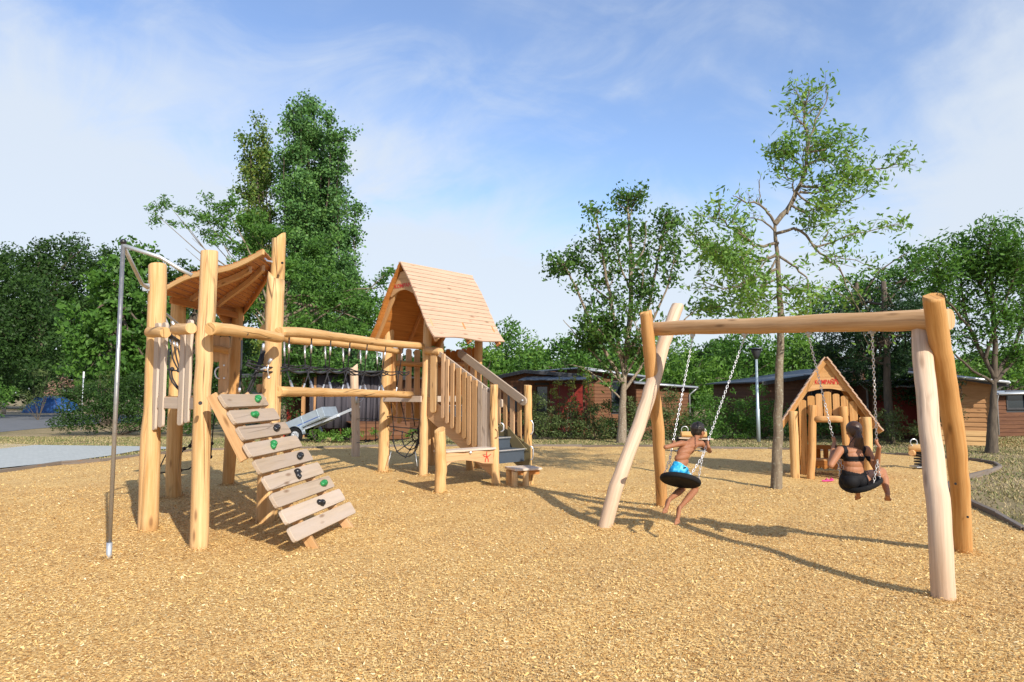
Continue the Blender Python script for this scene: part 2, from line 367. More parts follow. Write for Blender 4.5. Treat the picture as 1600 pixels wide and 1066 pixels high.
w0 = np.stack([-np.sin(th), np.cos(th), np.zeros(n)], 1); nn = np.cross(ux, w0); wx = w0 * np.cos(t2)[:, None] + nn * np.sin(t2)[:, None]
c0 = np.stack([x, y, gh(x, y) + .004 + hx_ + rg.random(n) * .008 + np.abs(np.sin(tl)) * ln * .5], 1)
U = ux * ln[:, None]; Wd = wx * wd[:, None]
tap = rg.uniform(.35, 1, n)[:, None]
V = np.stack([c0 - U - Wd, c0 + U - Wd * tap, c0 + U + Wd * tap, c0 - U + Wd], 1).reshape(-1, 3)
F = np.arange(4 * n).reshape(-1, 4); rnd = rg.random(n)
t = MT('loose wood chip'); a = t.n('ShaderNodeAttribute', attribute_name='rnd')
c = t.ramp(a.outputs['Fac'], [(.0, (.14, .075, .03)), (.03, (.34, .18, .055)), (.14, (.50, .295, .10)), (.55, (.68, .45, .165)), (.90, (.78, .57, .25)), (1, (.86, .72, .44))])
big = t.noise(t.coord('Object'), .8, 4, .6); c = t.mix(t.rng(big, .42, .70, 0, .42), c, (.44, .26, .11))
t.col(c); t.b.inputs['Roughness'].default_value = .75; t.b.inputs['Specular IOR Level'].default_value = .3; CHIPM = t.m
tag(link_mesh('wood_chips', fastmesh('wood_chips', V, F, rnd), CHIPM), label='loose golden wood chips covering the playground floor', cat='wood chips', kind='stuff')

# timber edging round the chips
EDG = wood('edging timber', (.21, .155, .11), (.10, .075, .055), grey=(.17, .145, .125), greyamt=.6, hue=.2, stretch=30)
def edging(pts, label, seed):
    rr = random.Random(seed); pts = [Vector(p) for p in pts]; r0 = thing('timber_edging', pts[len(pts) // 2], label, 'edging')
    acc = []
    for a, b_ in zip(pts, pts[1:]):
        d = (b_ - a).length; m = max(1, round(d / 1.3))
        for i in range(m): acc.append((a.lerp(b_, i / m), a.lerp(b_, (i + 1) / m)))
    for a, b_ in acc:
        m = MB(); d = (b_ - a).normalized(); hgt = .055 + rr.uniform(-.012, .012)
        m.bar(a + d * .004 + Vector((0, 0, hgt / 2 - .02)), b_ - d * .004 + Vector((0, 0, hgt / 2 - .02 + rr.uniform(-.008, .008))), .07 + rr.uniform(-.01, .01), hgt + .04, u0=rr.uniform(0, 5)); m.build('edging_board', EDG, r0, bevel=.008)
edging(edge_full[:19], 'weathered timber edging between the wood chips and the grass strip along the back', 1)
edging(edge_full[18:], 'curved weathered timber edging beside the lawn at the right of the swing', 2)

# path, road, sand on the left
t = MT('grey path'); v = t.coord('Object', (1, 1, 1), (0, 0, R(10))); br = t.n('ShaderNodeTexBrick'); t.L(v, br.inputs[0]); br.inputs['Scale'].default_value = 3.2; br.inputs['Mortar Size'].default_value = .012
br.inputs['Color1'].default_value = (.33, .355, .345, 1); br.inputs['Color2'].default_value = (.40, .425, .41, 1); br.inputs['Mortar'].default_value = (.25, .27, .26, 1)
c = t.mix(t.rng(t.noise(v, 5, 6, .7), .3, .7, 0, .5), br.outputs[0], (.46, .47, .45)); t.col(c); t.b.inputs['Roughness'].default_value = .85; PATHM = t.m
pp = [G(-300, 746), G(0, 731), G(112, 719.5), G(169, 712), G(214, 704), G(262, 701), G(262, 698), G(214, 697), G(56, 695), G(0, 701), G(-120, 703), G(-400, 706)]
flat('path', pp, -.005, PATHM)
t = MT('pale sand'); v = t.coord('Object'); t.col(t.ramp(t.noise(v, 3, 6, .7), [(.3, (.42, .32, .19)), (.7, (.58, .46, .30))])); SANDM = t.m
flat('sand_path', [G(-400, 705.9), G(-120, 702.9), G(0, 700.8), G(56, 694.8), G(20, 693), G(-200, 694)], -.008, SANDM)
flat('sand_strip', [G(-500, 650), G(90, 648), G(140, 645), G(120, 641.5), G(-500, 642)], -.015, SANDM)
t = MT('asphalt'); v = t.coord('Object'); t.col(t.ramp(t.noise(v, 2, 7, .7), [(.3, (.10, .105, .115)), (.7, (.16, .165, .175))])); t.b.inputs['Roughness'].default_value = .9; ROADM = t.m
flat('road', [G(-900, 690), G(-100, 678), G(0, 674.5), G(105, 665), G(300, 655), G(250, 647), G(120, 647.5), G(0, 648.5), G(-900, 652)], -.02, ROADM)

# grass tufts
def blades(n, region, hh, seed):
    r = np.random.default_rng(seed); xs = [p[0] for p in region]; ys = [p[1] for p in region]
    x = r.uniform(min(xs), max(xs), n * 3); y = r.uniform(min(ys), max(ys), n * 3)
    k = inpoly(x, y, region) & ~inpoly(x, y, chip_poly) & ~inpoly(x, y, [(p.x, p.y) for p in pp])
    f = np.sin(x * 1.3 + 2 * np.sin(y * .7)) + np.sin(y * 1.9 + x * .6) + r.normal(0, .7, len(x)); k &= f > -1.6 + r.normal(0, .5, len(f))
    x, y = x[k][:n], y[k][:n]; n = len(x); th = r.random(n) * 6.283; h = r.uniform(.35, 1, n) * hh; w = .006 + .0004 * y
    lean = r.normal(0, .6, (n, 2)) * h[:, None]
    a = np.stack([x - np.cos(th) * w, y - np.sin(th) * w, np.full(n, -.03)], 1); b_ = np.stack([x + np.cos(th) * w, y + np.sin(th) * w, np.full(n, -.03)], 1)
    c = np.stack([x + lean[:, 0], y + lean[:, 1], h - .03], 1); V = np.stack([a, b_, c], 1).reshape(-1, 3)
    return fastmesh('grass', V, np.arange(3 * n).reshape(-1, 3), r.random(n))
t = MT('grass blade'); a = t.n('ShaderNodeAttribute', attribute_name='rnd'); big = t.noise(t.coord('Object'), .45, 4, .6)
c = t.ramp(t.math('ADD', t.math('MULTIPLY', a.outputs['Fac'], .45), t.math('MULTIPLY', big, .6)), [(.36, (.10, .14, .03)), (.5, (.22, .20, .07)), (.68, (.40, .31, .16))]); t.col(c); BLADE = t.m
rr_ = [(5.5, 7), (22, 9), (24, 27), (2, 27), (2, 20), (6, 15)]
tag(link_mesh('lawn_grass', blades(90000, rr_, .055, 3), BLADE), 'short patchy sun-dried grass of the lawn right of the swing', 'grass', kind='stuff')
tag(link_mesh('verge_grass', blades(70000, [(-26, 14), (3, 19.5), (3, 25.5), (-30, 27)], .055, 4), BLADE), 'thin dry grass of the strip behind the climbing tower', 'grass', kind='stuff')
# ================================================================== CLIMBING STRUCTURE (one bolted thing)
rs = random.Random(11)
PS = thing('climbing_structure', (-2.5, 11, 0), 'large natural log climbing tower pair with rope bridge, plank ramp and gabled roof', 'play structure')
BV = .006
def logpts(pts, rad, sub=3, wig=.008, seed=0):
    r = random.Random(seed); pts = [Vector(p) for p in pts]; n = len(pts)
    if isinstance(rad, (int, float)): rad = [rad] * n
    out = []; ro = []
    for i in range(n - 1):
        p0 = pts[max(i - 1, 0)]; p1 = pts[i]; p2 = pts[i + 1]; p3 = pts[min(i + 2, n - 1)]
        for k in range(sub):
            t = k / sub
            q = .5 * ((2 * p1) + (p2 - p0) * t + (2 * p0 - 5 * p1 + 4 * p2 - p3) * t * t + (3 * p1 - p0 - 3 * p2 + p3) * t ** 3)
            if i or k: q = q + Vector((r.uniform(-wig, wig), r.uniform(-wig, wig), r.uniform(-wig, wig)))
            out.append(q); ro.append((rad[i] * (1 - t) + rad[i + 1] * t) * (1 + (r.uniform(-.03, .03))))
    out.append(pts[-1]); ro.append(rad[-1]); return out, ro
def log(name, pts, rad, mat, parent, label=None, seed=0, cut=None, cut0=None, wig=.008, sub=3, n=16):
    p, r = logpts(pts, rad, sub, wig, seed); rng_ = random.Random(seed + 5)
    if len(p) > 4 and rad_is_big(rad):      # softened rim at the ends
        a, b = p[0], p[-1]; e = .012
        p = [a] + [a + (p[1] - a).normalized() * e] + p[1:-1] + [b - (b - p[-2]).normalized() * e] + [b]
        r = [r[0] * .93] + [r[0]] + r[1:-1] + [r[-1]] + [r[-1] * .93]
        ok = [0]
    m = MB().tube(p, r, n, True, .035, rng_, cut, cut0); m.v = [v for v in m.v]
    return m.build(name, mat, parent, label)
def rad_is_big(r): return (r if isinstance(r, (int, float)) else min(r)) > .03
def vpost(name, base, topy, w, mat=LOG, parent=PS, seed=0, tx=None, dY=0, cut=None, label=None, zb=-.12, taper=.96):
    g = G(*base); Y = g.y; rad = w / 2 * Y / FPX
    Yt = Y + dY
    top = P(tx if tx is not None else base[0], topy, Yt)
    if tx is None: top.x = g.x
    z = top.z; mid1 = g.lerp(top, .35); mid2 = g.lerp(top, .7)
    r = random.Random(seed + 77); f = .018
    mid1 = mid1 + Vector((r.uniform(-f, f), r.uniform(-f, f), 0)); mid2 = mid2 + Vector((r.uniform(-f, f), r.uniform(-f, f), 0))
    return g, top, log(name, [g + Vector((0, 0, zb)), mid1, mid2, top], [rad, rad * .99, rad * taper, rad * taper], mat, parent, label, seed, cut, sub=4)
# --- left tower posts
A, At, _ = vpost('post', (229, 826), 414, 27, seed=1, cut=(.08, -.1, 0))
MB().tube(logpts([A + Vector((.055, -.045, -.1)), A + Vector((.055, -.047, 1.2)), A + Vector((.045, -.03, 1.9))], [.105, .095, .05], 4, .003, 5)[0], logpts([A] * 3, [.10, .085, .04], 4, 0, 5)[1], 14).build('post', LOG, PS, 'short split half log set against the front left post')
B, Bt, _ = vpost('post', (311, 855), 392, 27, seed=2, cut=(0, .12, 0))
C, Ct, _ = vpost('post', (271, 777), 456, 22, LOG, seed=3, tx=279)
D, Dt, _ = vpost('post', (357, 757), 478, 18, LOGH, seed=4, tx=372)
E_, Et, _ = vpost('post', (421, 812), 372, 22, LOG, seed=6, tx=436, cut=(.9, 0, 0))
Eo = E_ + Vector((-.02, -.13, 0))
t1 = P(431, 436, Eo.y); log('post', [Eo + Vector((0, 0, -.1)), Eo.lerp(t1, .5) + Vector((.01, 0, 0)), t1], [.115, .11, .108], LOG, PS, None, 8, (-1.0, 0, 0), sub=5)
Fx = G(420, 800); Fx = Vector((-3.62, 10.15, 0)); log('post', [Fx + Vector((0, 0, -.1)), Fx + Vector((0, 0, 1.7)), Fx + Vector((0, .03, 3.3))], .09, LOG, PS, None, 9)
DK = 1.58
# deck
def deck(pts, z, parent, seed):
    r = random.Random(seed); root = MB(); n = len(pts); cen = sum((Vector(p) for p in pts), Vector((0, 0, 0))) / n
    a = (Vector(pts[1]) - Vector(pts[0])); a.z = 0; a.normalize(); b_ = Vector((-a.y, a.x, 0))
    us = [(Vector(p) - cen).dot(a) for p in pts]; vs_ = [(Vector(p) - cen).dot(b_) for p in pts]
    poly = list(zip(us, vs_)); v = min(vs_); w = .12
    while v < max(vs_) - .02:
        vm = v + w / 2; xs = []
        for i in range(n):
            (u1, v1), (u2, v2) = poly[i], poly[(i + 1) % n]
            if (v1 > vm) != (v2 > vm): xs.append(u1 + (vm - v1) / (v2 - v1) * (u2 - u1))
        if len(xs) >= 2:
            lo, hi = min(xs), max(xs); root.box(cen + a * ((lo + hi) / 2) + b_ * vm + Vector((0, 0, z - .02)), a, b_, (0, 0, 1), hi - lo, w - .008, .04, r.uniform(0, 9))
        v += w
    root.build('deck', PLT, parent)
deck([B, A, C, D, Fx, E_], DK, PS, 3)
def beam(a, b_, z, w=.05, h=.13, mat=PLK, name='deck_beam', ext=.0, out=0.0):
    a = Vector((a[0], a[1], z)); b2 = Vector((b_[0], b_[1], z)); d = (b2 - a).normalized()
    MB().bar(a - d * ext, b2 + d * ext, w, h, u0=rs.uniform(0, 9)).build(name, mat, PS, bevel=BV)
for a, b_ in ((B, A), (A, C), (B, E_), (C, D), (D, Fx)): beam(a, b_, DK - .075)
# --- railing stubs of the front-left side, with the gap for the sliding pole
def board(px, pytop, pybot, w, a, b_, off, mat=PLK, parent=PS, name='plank', rt=.04, rb=.04, lean=0, th=.035, cham=None):
    """vertical board standing in the plane a-b (moved by off), seen at px, rounded ends"""
    n = Vector((b_[1] - a[1], -(b_[0] - a[0]), 0)).normalized(); 
    if n.y > 0: n = -n
    a2 = Vector(a) + n * off; b2 = Vector(b_) + n * off
    p = Ynline(px, (pytop + pybot) / 2, a2, b2); zt = H(pytop, p.y); zb = H(pybot, p.y); ax = (b2 - a2); ax.z = 0; ax.normalize()
    o = Vector((p.x, p.y, zb)); h = zt - zb; hw = w / 2; pts = []
    def arc(cx, cz, r_, a0, a1): return [(cx + r_ * math.cos(R(q)), cz + r_ * math.sin(R(q))) for q in np.linspace(a0, a1, 5)]
    rb = min(rb, hw * .95); rt = min(rt, hw * .95)
    pts += arc(-hw + rb, rb, rb, 180, 270) + arc(hw - rb, rb, rb, 270, 360) + arc(hw - rt, h - rt, rt, 0, 90) + arc(-hw + rt, h - rt, rt, 90, 180)
    m = MB().prism(pts, o + ax * lean, ax, (0, 0, 1), n, th, rs.uniform(0, 9), grain='y'); return m.build(name, mat, parent, bevel=.004)
dAB = (B - A).normalized()
RL = H(519, A.y); nAB = Vector((-.73, -.68, 0))
log('rail', [P(233, 519, 8.02), P(259, 520, 7.66)], .062, LOG, PS, seed=12, sub=4)
log('rail', [P(273, 515, 7.58), P(299, 513, 7.12)], .06, LOG, PS, seed=13, sub=4)
for px, t_, b_, w in ((243.5, 505, 672, .15), (255, 504, 668, .125)): board(px, t_, b_, w, A, B, .09 - .07)
for px, t_, b_, w in ((285, 510, 665, .125), (295, 500, 661, .11)): board(px, t_, b_, w, A, B, .02)
# rail on the ramp side (front right)
log('rail', [P(328, 514, 7.0), P(386, 519, 7.7), P(438, 528, 8.45)], [.072, .066, .062], LOG, PS, seed=14, sub=5)
MB().tube([P(386, 522, 7.66), P(386, 522, 7.6)], .017, 10).build('bolt', BLK, PS)
MB().tube([P(313, 630, 6.99), P(313, 630, 6.94)], .02, 10).build('bolt', BLK, PS)
MB().tube([P(441, 411, 8.62), P(441, 411, 8.5)], .017, 10).build('bolt', BLK, PS)
# back side: rails and boards between C and D and beyond
log('rail', [P(326, 542, 11.75), P(359, 549, 11.75)], .062, LOGH, PS, seed=15, sub=4)
log('rail', [P(300, 515, 10.9), P(362, 520, 11.9)], .055, LOG, PS, seed=16)
for px, t_, b_, w, lab in ((322, 524, 566, .12, 0), (331, 524, 566, .1, 0), (339, 524, 566, .10, 0), (350, 526, 616, .17, 1)):
    d = board(px, t_, b_, w, Vector((-6, 11.9, 0)), Vector((-3, 11.9, 0)), 0, PLT)
# grab handle
m = MB(); m.tube([P(343 - 7 * math.sin(R(q)), 583 - 9 * math.cos(R(q)), 11.8) for q in range(0, 181, 20)], .014, 8); m.build('grab_handle', STEELW, PS)
for py in (571, 591): MB().tube([P(350, py, 11.88), P(350, py, 11.84)], .018, 8).build('bolt', STEELW, PS)
# boards at the far left of the tower (opening side A-C)
for px, t_, b_ in ((277, 500, 530), (297, 500, 530)):
    board(px, t_ - 1, b_, .16, Vector((-6, 11.2, 0)), Vector((-3, 11.2, 0)), 0, PLK)

# --- sail roof
RF = MB(); rr2 = random.Random(4)
Lf = P(245, 458, 10.1); Tf = P(413, 391, 8.95); Bb = P(372, 492, 12.9); Tb = P(428, 408, 10.1)
def frontc(s):    # front edge with its swoop
    p = Lf.lerp(Tf, s); p.z += .10 * math.sin(math.pi * min(1, s * 1.0)) * (1 if s < .35 else (1 - (s - .35) / .65) * 1.0) - .10 * math.sin(math.pi * s) * (s > .25) * min(1, (s - .25) * 2); return p
def backc(s):
    p = Bb.lerp(Tb, s); p.z -= .10 * math.sin(math.pi * s) * .6; return p
nb = 15
roof = None
for i in range(nb):
    s0, s1 = i / nb + .004, (i + 1) / nb - .006
    a, b_, c, d = frontc(s0), frontc(s1), backc(s1), backc(s0); ov = rr2.uniform(0, .02)
    nrm = (b_ - a).cross(d - a).normalized(); nrm = nrm if nrm.z > 0 else -nrm
    k = (a - d).normalized() * ov; a = a + k; b_ = b_ + k
    low = nrm * .012
    B0 = len(RF.v); th = nrm * .028
    for q, e in ((a, low), (b_, -low * .3), (c, -low * .3), (d, low)): RF.v += [q + e * .0, q + e * .6 + th]
    u = rr2.uniform(0, 9); Ln = (a - d).length; w_ = (a - b_).length
    for idx, uv in (((0, 2, 4, 6), ((u, 0), (u + w_, 0), (u + w_, Ln), (u, Ln))), ((1, 7, 5, 3), ((u, 0), (u, Ln), (u + w_, Ln), (u + w_, 0))), ((0, 1, 3, 2), ((u, 0), (u, .03), (u + w_, .03), (u + w_, 0))), ((4, 5, 7, 6), ((u, 0), (u, .03), (u + w_, .03), (u + w_, 0))), ((2, 3, 5, 4), ((u, 0), (u + .03, 0), (u + .03, Ln), (u, Ln))), ((6, 7, 1, 0), ((u, 0), (u + .03, 0), (u + .03, Ln), (u, Ln)))):
        RF.face(tuple(B0 + x for x in idx), uv)
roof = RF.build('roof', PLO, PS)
def curved_board(f, s0, s1, shift, w, h, name, parent, mat=PLT, k=14):
    m = MB(); pr = None; u = rs.uniform(0, 9)
    pts = [f(s0 + (s1 - s0) * i / k) + shift for i in range(k + 1)]; hd = (pts[-1] - pts[0]).cross(Vector((0, 0, 1))).normalized() * w / 2; acc = 0
    for i, p in enumerate(pts):
        if i: acc += (p - pts[i - 1]).length
        m.v += [p - hd, p + hd, p + hd - Vector((0, 0, h)), p - hd - Vector((0, 0, h))]
        if i:
            b0 = (i - 1) * 4
            for j in range(4):
                j2 = (j + 1) % 4; m.face((b0 + j, b0 + j2, b0 + 4 + j2, b0 + 4 + j), ((u + j * .1, acc - .1), (u + j * .1 + .1, acc - .1), (u + j * .1 + .1, acc), (u + j * .1, acc)))
    m.face((3, 2, 1, 0), ((u, 0), (u + .1, 0), (u + .1, .1), (u, .1))); e = len(pts) * 4; m.face((e - 4, e - 3, e - 2, e - 1), ((u, 0), (u + .1, 0), (u + .1, .1), (u, .1)))
    return m.build(name, mat, parent, bevel=.004)
curved_board(frontc, 0, 1, Vector((0, -.02, .005)), .035, .07, 'barge_board', roof, LOG)
curved_board(backc, 0, 1, Vector((0, .02, 0)), .035, .10, 'barge_board', roof, PLO)
for t_, s0, s1 in ((.30, .08, .82), (.62, .05, .9)):
    curved_board(lambda s, t_=t_: frontc(s).lerp(backc(s), t_), s0, s1, Vector((0, 0, -.005)), .05, .09, 'rafter', roof, PLT)
curved_board(lambda s: frontc(.07).lerp(backc(.16), s), .08, .97, Vector((0, 0, -.09)), .05, .10, 'roof_beam', roof, PLO)
# wavy board at the low eave
def wavy(p0, p1, up, hts, nrm, th, name, mat, parent, u=0):
    """board whose top runs p0-p1 and whose lower edge dips by hts"""
    ax = (p1 - p0); Lg = ax.length; ax.normalize(); n = len(hts)
    pts = [(0, 0)] + [(Lg * i / (n - 1), -h) for i, h in enumerate(hts)] + [(Lg, 0)]
    return MB().prism(pts, p0, ax, up, nrm, th, u).build(name, mat, parent, bevel=.004)
q0 = Lf.lerp(Bb, .60) + Vector((.12, 0, -.02)); q1 = Bb + Vector((.1, 0, -.02))
wavy(q0, q1, Vector((0, 0, 1)), [.05, .17, .26, .24, .16, .12, .12, .10], Vector((1, 0, 0)), .035, 'eave_board', PLO, roof)
m = MB(); m.tube([P(414, 404, 8.9), P(418, 408, 8.85), P(425, 409, 8.75)], .012, 8); m.build('bracket', STEELW, roof)

# --- sliding pole and steel tubes
pg = G(170, 873); pz = H(379, pg.y)
sp_ = MB().tube([pg + Vector((0, 0, -.1)), pg + Vector((0, 0, pz))], .0205, 14).build('sliding_pole', POLE, PS)
MB().tube([pg + Vector((0, 0, -.1)), pg + Vector((0, 0, .155))], .026, 14).build('sleeve', STEEL, sp_)
MB().ball(pg + Vector((0, 0, pz + .005)), .032, n=12, m=8).build('cap', BLK, sp_)
tp = pg + Vector((0, 0, pz - .03))
MB().tube([tp, P(250, 402, 6.9), P(280, 420, 7.0), P(300, 430, 7.05)], .021, 12).build('brace', STEEL, PS)
MB().tube([tp, P(212, 424, 7.5), P(222, 444, 7.85), P(231, 450, 8.0)], .021, 12).build('brace', STEEL, PS)
pl = P(228, 449, A.y - .125); m = MB(); m.box(pl + Vector((0, .004, 0)), (0, 0, 1), (1, 0, 0), (0, 1, 0), .09, .085, .012)
for dx in (-.03, .03):
    for dz in (-.03, .03): m.tube([pl + Vector((dx, -.012, dz)), pl + Vector((dx, .002, dz))], .007, 6)
m.build('flange', STEEL, PS)
# overhead tube towards the rear left post, hangers, ropes
ot = [P(232, 474, 8.3), P(247, 482, 8.8), P(262, 493, 9.4), P(284, 512, 10.4)]
MB().tube(logpts(ot, .018, 5, 0)[0], .019, 10).build('overhead_tube', STEEL, PS)
for a_, b_ in ((P(255, 492, 9.0), P(268, 522, 9.2)), (P(269, 502, 9.6), P(278, 522, 9.7))): MB().tube([a_, b_], .02, 10).build('hanger', STEELW, PS)
MB().tube([P(261, 522, 9.0), P(268, 527, 9.2), P(279, 534, 9.6)], .032, 10).build('clamp_bar', BLK, PS)
RP = MB(); rj = MB()
for a0, a1, a2 in (((266, 534), (270, 560), (280, 580)), ((272, 537), (276, 560), (281, 577)), ((277, 539), (280, 552), (284, 570)), ((264, 545), (266, 590), (282, 612)), ((268, 576), (270, 592), (283, 612))):
    pt, rd = logpts([P(*a0, 9.3), P(*a1, 9.3), P(*a2, 9.3)], .011, 4, 0); RP.tube(pt, .011, 7)
for q in ((267, 537), (272, 540), (277, 542)): MB().tube([P(q[0] - 1, q[1] - 7, 9.3), P(q[0] + 1, q[1] + 2, 9.3)], .015, 8).build('ferrule', STEELW, PS)
RP.tube([P(260, 577, 9.3), P(280, 580, 9.3)], .011, 7); RP.ball(P(269, 577, 9.3), .032); RP.ball(P(279, 579, 9.3), .028)
RP.build('climbing_rope', ROPE, PS)
# climbing net below the deck at the rear left
NT = MB()
def rope(a, *ps, r=.011, sag=0, m=NT):
    pts = [Vector(a)] + [Vector(p) for p in ps]
    if sag: 
        p0, p1 = pts[0], pts[-1]; pts = [p0.lerp(p1, k / 8) - Vector((0, 0, sag * 4 * (k / 8) * (1 - k / 8))) for k in range(9)]
    m.tube(pts, r, 6)
n1p, n2p = P(288, 701, 11.3), P(297, 697, 11.3)
rope(P(245, 740, 10.8), P(262, 705, 11.2), n1p); rope(P(245, 740, 10.8), P(262, 738, 11.0), P(283, 735, 11.2), P(295, 733, 11.3), P(305, 726, 11.3), P(312, 712, 11.3))
rope(n1p, n2p, P(304, 676, 11.2), P(315, 640, 11.0)); rope(n1p, P(280, 714, 11.1), P(276, 735, 11.1)); rope(n2p, P(310, 700, 11.2), P(331, 693, 11.5))
rope(P(336, 640, 11.5), P(333, 668, 11.5), P(331, 693, 11.5), P(329, 716, 11.5)); rope(P(245, 740, 10.8), G(243, 745) + Vector((0, 0, -.02)))
for q in (n1p, n2p, P(331, 693, 11.5), P(329, 714, 11.5), P(282, 735, 11.2)): NT.ball(q, .033)
NT.build('climbing_net', ROPE, PS)
# ropes beside the ramp top
m = MB(); j = MB()
for a, b_ in (((378, 532), (374, 612)), ((411, 545), (384, 617)), ((414, 548), (388, 617)), ((409, 545), (400, 590))): m.tube([P(*a, 8.6), P((a[0] + b_[0]) / 2 + 1, (a[1] + b_[1]) / 2 + 2, 8.55), P(*b_, 8.4)], .013, 7)
m.tube([P(413, 536, 8.7), P(410, 562, 8.7), P(402, 580, 8.6)], .02, 7)
m.build('hand_rope', ROPE, PS)
for a_, b_ in (((374.5, 606, 8.4), (374, 613, 8.4)), ((412, 537, 8.6), (411, 548, 8.6))): MB().tube([P(*a_), P(*b_)], .018, 8).build('ferrule', STEELW, PS)
j.tube([P(420, 568, 8.42), P(424, 561, 8.4)], .02, 8); j.tube([P(400, 580, 8.5), P(408, 578, 8.5), P(415, 575, 8.45)], .014, 8); j.ball(P(420, 590, 8.42), .022); j.tube([P(420, 568, 8.42), P(418, 578, 8.42), P(420, 590, 8.42)], .008, 6); j.build('rope_fitting', STEELW, PS)

# --- plank ramp
z0r, z1r = .02, 1.6
TL, TR = PZ(340, 619, 1.60), Vector((0, 0, 0)); TL = Vector((-3.02, 6.95, 1.60)); TR = Vector((-3.04, 8.12, 1.60))
BL, BR = PZ(460, 853, .10), PZ(555, 806, .11)
ramp_up = None
def rampP(s, t): return TL.lerp(TR, t).lerp(BL.lerp(BR, t), s)
rn = (TR - TL).cross(BL - TL).normalized(); rn = rn if rn.z > 0 else -rn
strg = None
rampo = thing  # placeholder
m = MB(); a_ = rampP(-.02, .22) - rn * .055; b_ = rampP(1.09, .26) - rn * .055; m.bar(a_, b_, .06, .10, rn, .3)
RAMP = m.build('climbing_ramp', PLT, PS, bevel=BV)
m = MB(); m.bar(rampP(-.02, .80) - rn * .055, rampP(1.09, .86) - rn * .055, .06, .10, rn, 1.7); m.build('stringer', PLT, RAMP, bevel=BV)
m = MB(); m.bar(rampP(-.02, .045) - rn * .06, rampP(.42, .03) - rn * .06, .04, .11, rn, 2.7); m.build('stringer', PLT, RAMP, bevel=BV)
npl = 9; holds = {0: (.74, 'g'), 1: (.42, 'g'), 2: (.68, 'b'), 3: (.42, 'g'), 4: (.74, 'b'), 5: (.5, 'b'), 6: (.8, 'g'), 7: (.55, 'b')}
def rr_poly(L_, W_, c): return [(c, 0), (L_ - c, 0), (L_ - c * .3, c * .3), (L_, c), (L_, W_ - c), (L_ - c * .3, W_ - c * .3), (L_ - c, W_), (c, W_), (c * .3, W_ - c * .3), (0, W_ - c), (0, c), (c * .3, c * .3)]
for i in range(npl):
    s = (i + .5) / npl; s0 = i / npl + .008; s1 = (i + 1) / npl - .014; jx = rs.uniform(-.02, .02)
    a = rampP(s1, 0) + (rampP(s1, 0) - rampP(s1, 1)).normalized() * jx; b_ = rampP(s1, 1); up = (rampP(s0, .5) - rampP(s1, .5)); W_ = up.length; ax = (b_ - a); L_ = ax.length
    upn = (up - ax * (up.dot(ax) / ax.length_squared)).normalized(); nn_ = ax.cross(upn).normalized(); nn_ = nn_ if nn_.z > 0 else -nn_
    pk = MB().prism(rr_poly(L_, W_, .035), a + rn * .02, ax, upn, nn_, .04, rs.uniform(0, 9)).build('plank', PLK, RAMP, bevel=.005)
    if i in holds:
        f, k = holds[i]; c = a + ax * f + upn * W_ * .5 + rn * .055; hm = MB(); axx = ax.normalized()
        rot = rs.uniform(-.8, .8); e1 = axx * math.cos(rot) + upn * math.sin(rot); e2 = rn.cross(e1)
        hm.ball(c, .06, .035, .03, 10, 8, (e1, e2, rn)); hm.ball(c + e1 * .025 + e2 * .012, .038, .042, .042, 10, 8, (e1, e2, rn)); hm.ball(c - e1 * .03 - e2 * .015, .032, .026, .035, 8, 6, (e1, e2, rn)); hm.tube([c + e1 * .01, c + e1 * .01 + rn * .046], .009, 6)
        hm.build('climbing_hold', GRN if k == 'g' else BLK, RAMP, 'green climbing hold' if k == 'g' else 'black climbing hold')

# --- rope bridge
Gp, Gt, _ = vpost('post', (661, 743), 500, 14, LOG, seed=20, tx=669)
Fp, Ft, _ = vpost('post', (598, 736), 500, 17, LOG, seed=21, tx=609)
nr = logpts([P(436, 519, 8.6), P(480, 521, 9.4), P(530, 527, 10.5), P(590, 535, 12), P(659, 541, 13.45)], [.065, .07, .066, .066, .068], 5, .006, 30)
upn_ = MB().tube(nr[0], nr[1], 14, True, .03, random.Random(3)).build('bridge_handrail', LOG, PS)
fr = logpts([P(412, 514, 9.9), P(455, 531, 10.5), P(520, 536, 11.6), P(575, 543, 12.9), P(622, 549, 14.2)], [.07, .065, .062, .06, .062], 5, .006, 31)
MB().tube(fr[0], fr[1], 14, True, .03, random.Random(4)).build('bridge_handrail', LOG, PS)
lr = logpts([P(434, 612, 8.7), P(500, 613, 10.2), P(560, 614, 11.6), P(642, 617, 13.85)], [.066, .066, .066, .07], 5, .004, 32)
MB().tube(lr[0], lr[1], 14, True, .02, random.Random(5)).build('bridge_log', LOG, PS)
MB().tube([P(404, 607, 9.2), P(434, 608, 9.4)], .06, 12).build('bridge_log', LOGH, PS)
def at_px(pl_, px):
    for a, b_ in zip(pl_, pl_[1:]):
        xa = 800 + FPX * a.x / (a.y * cp + (a.z - EYE) * sp); xb = 800 + FPX * b_.x / (b_.y * cp + (b_.z - EYE) * sp)
        if min(xa, xb) <= px <= max(xa, xb): return a.lerp(b_, (px - xa) / (xb - xa))
    return pl_[-1]
BR_ = MB(); FE = MB(); HK = MB()
near_x = [(452, 577, 470), (487, 576, 500), (517, 578, 530), (547, 577, 560), (574, 583, 590), (603, 581, 613), (630, 582, 630)]
far_x = [(444, 572, 453), (476, 573, 485), (508, 575, 514), (536, 579, 542), (563, 583, 569), (589, 582, 597)]
pts_n, pts_f = [], []
lows_n = [469, 499, 530, 559, 588, 615]
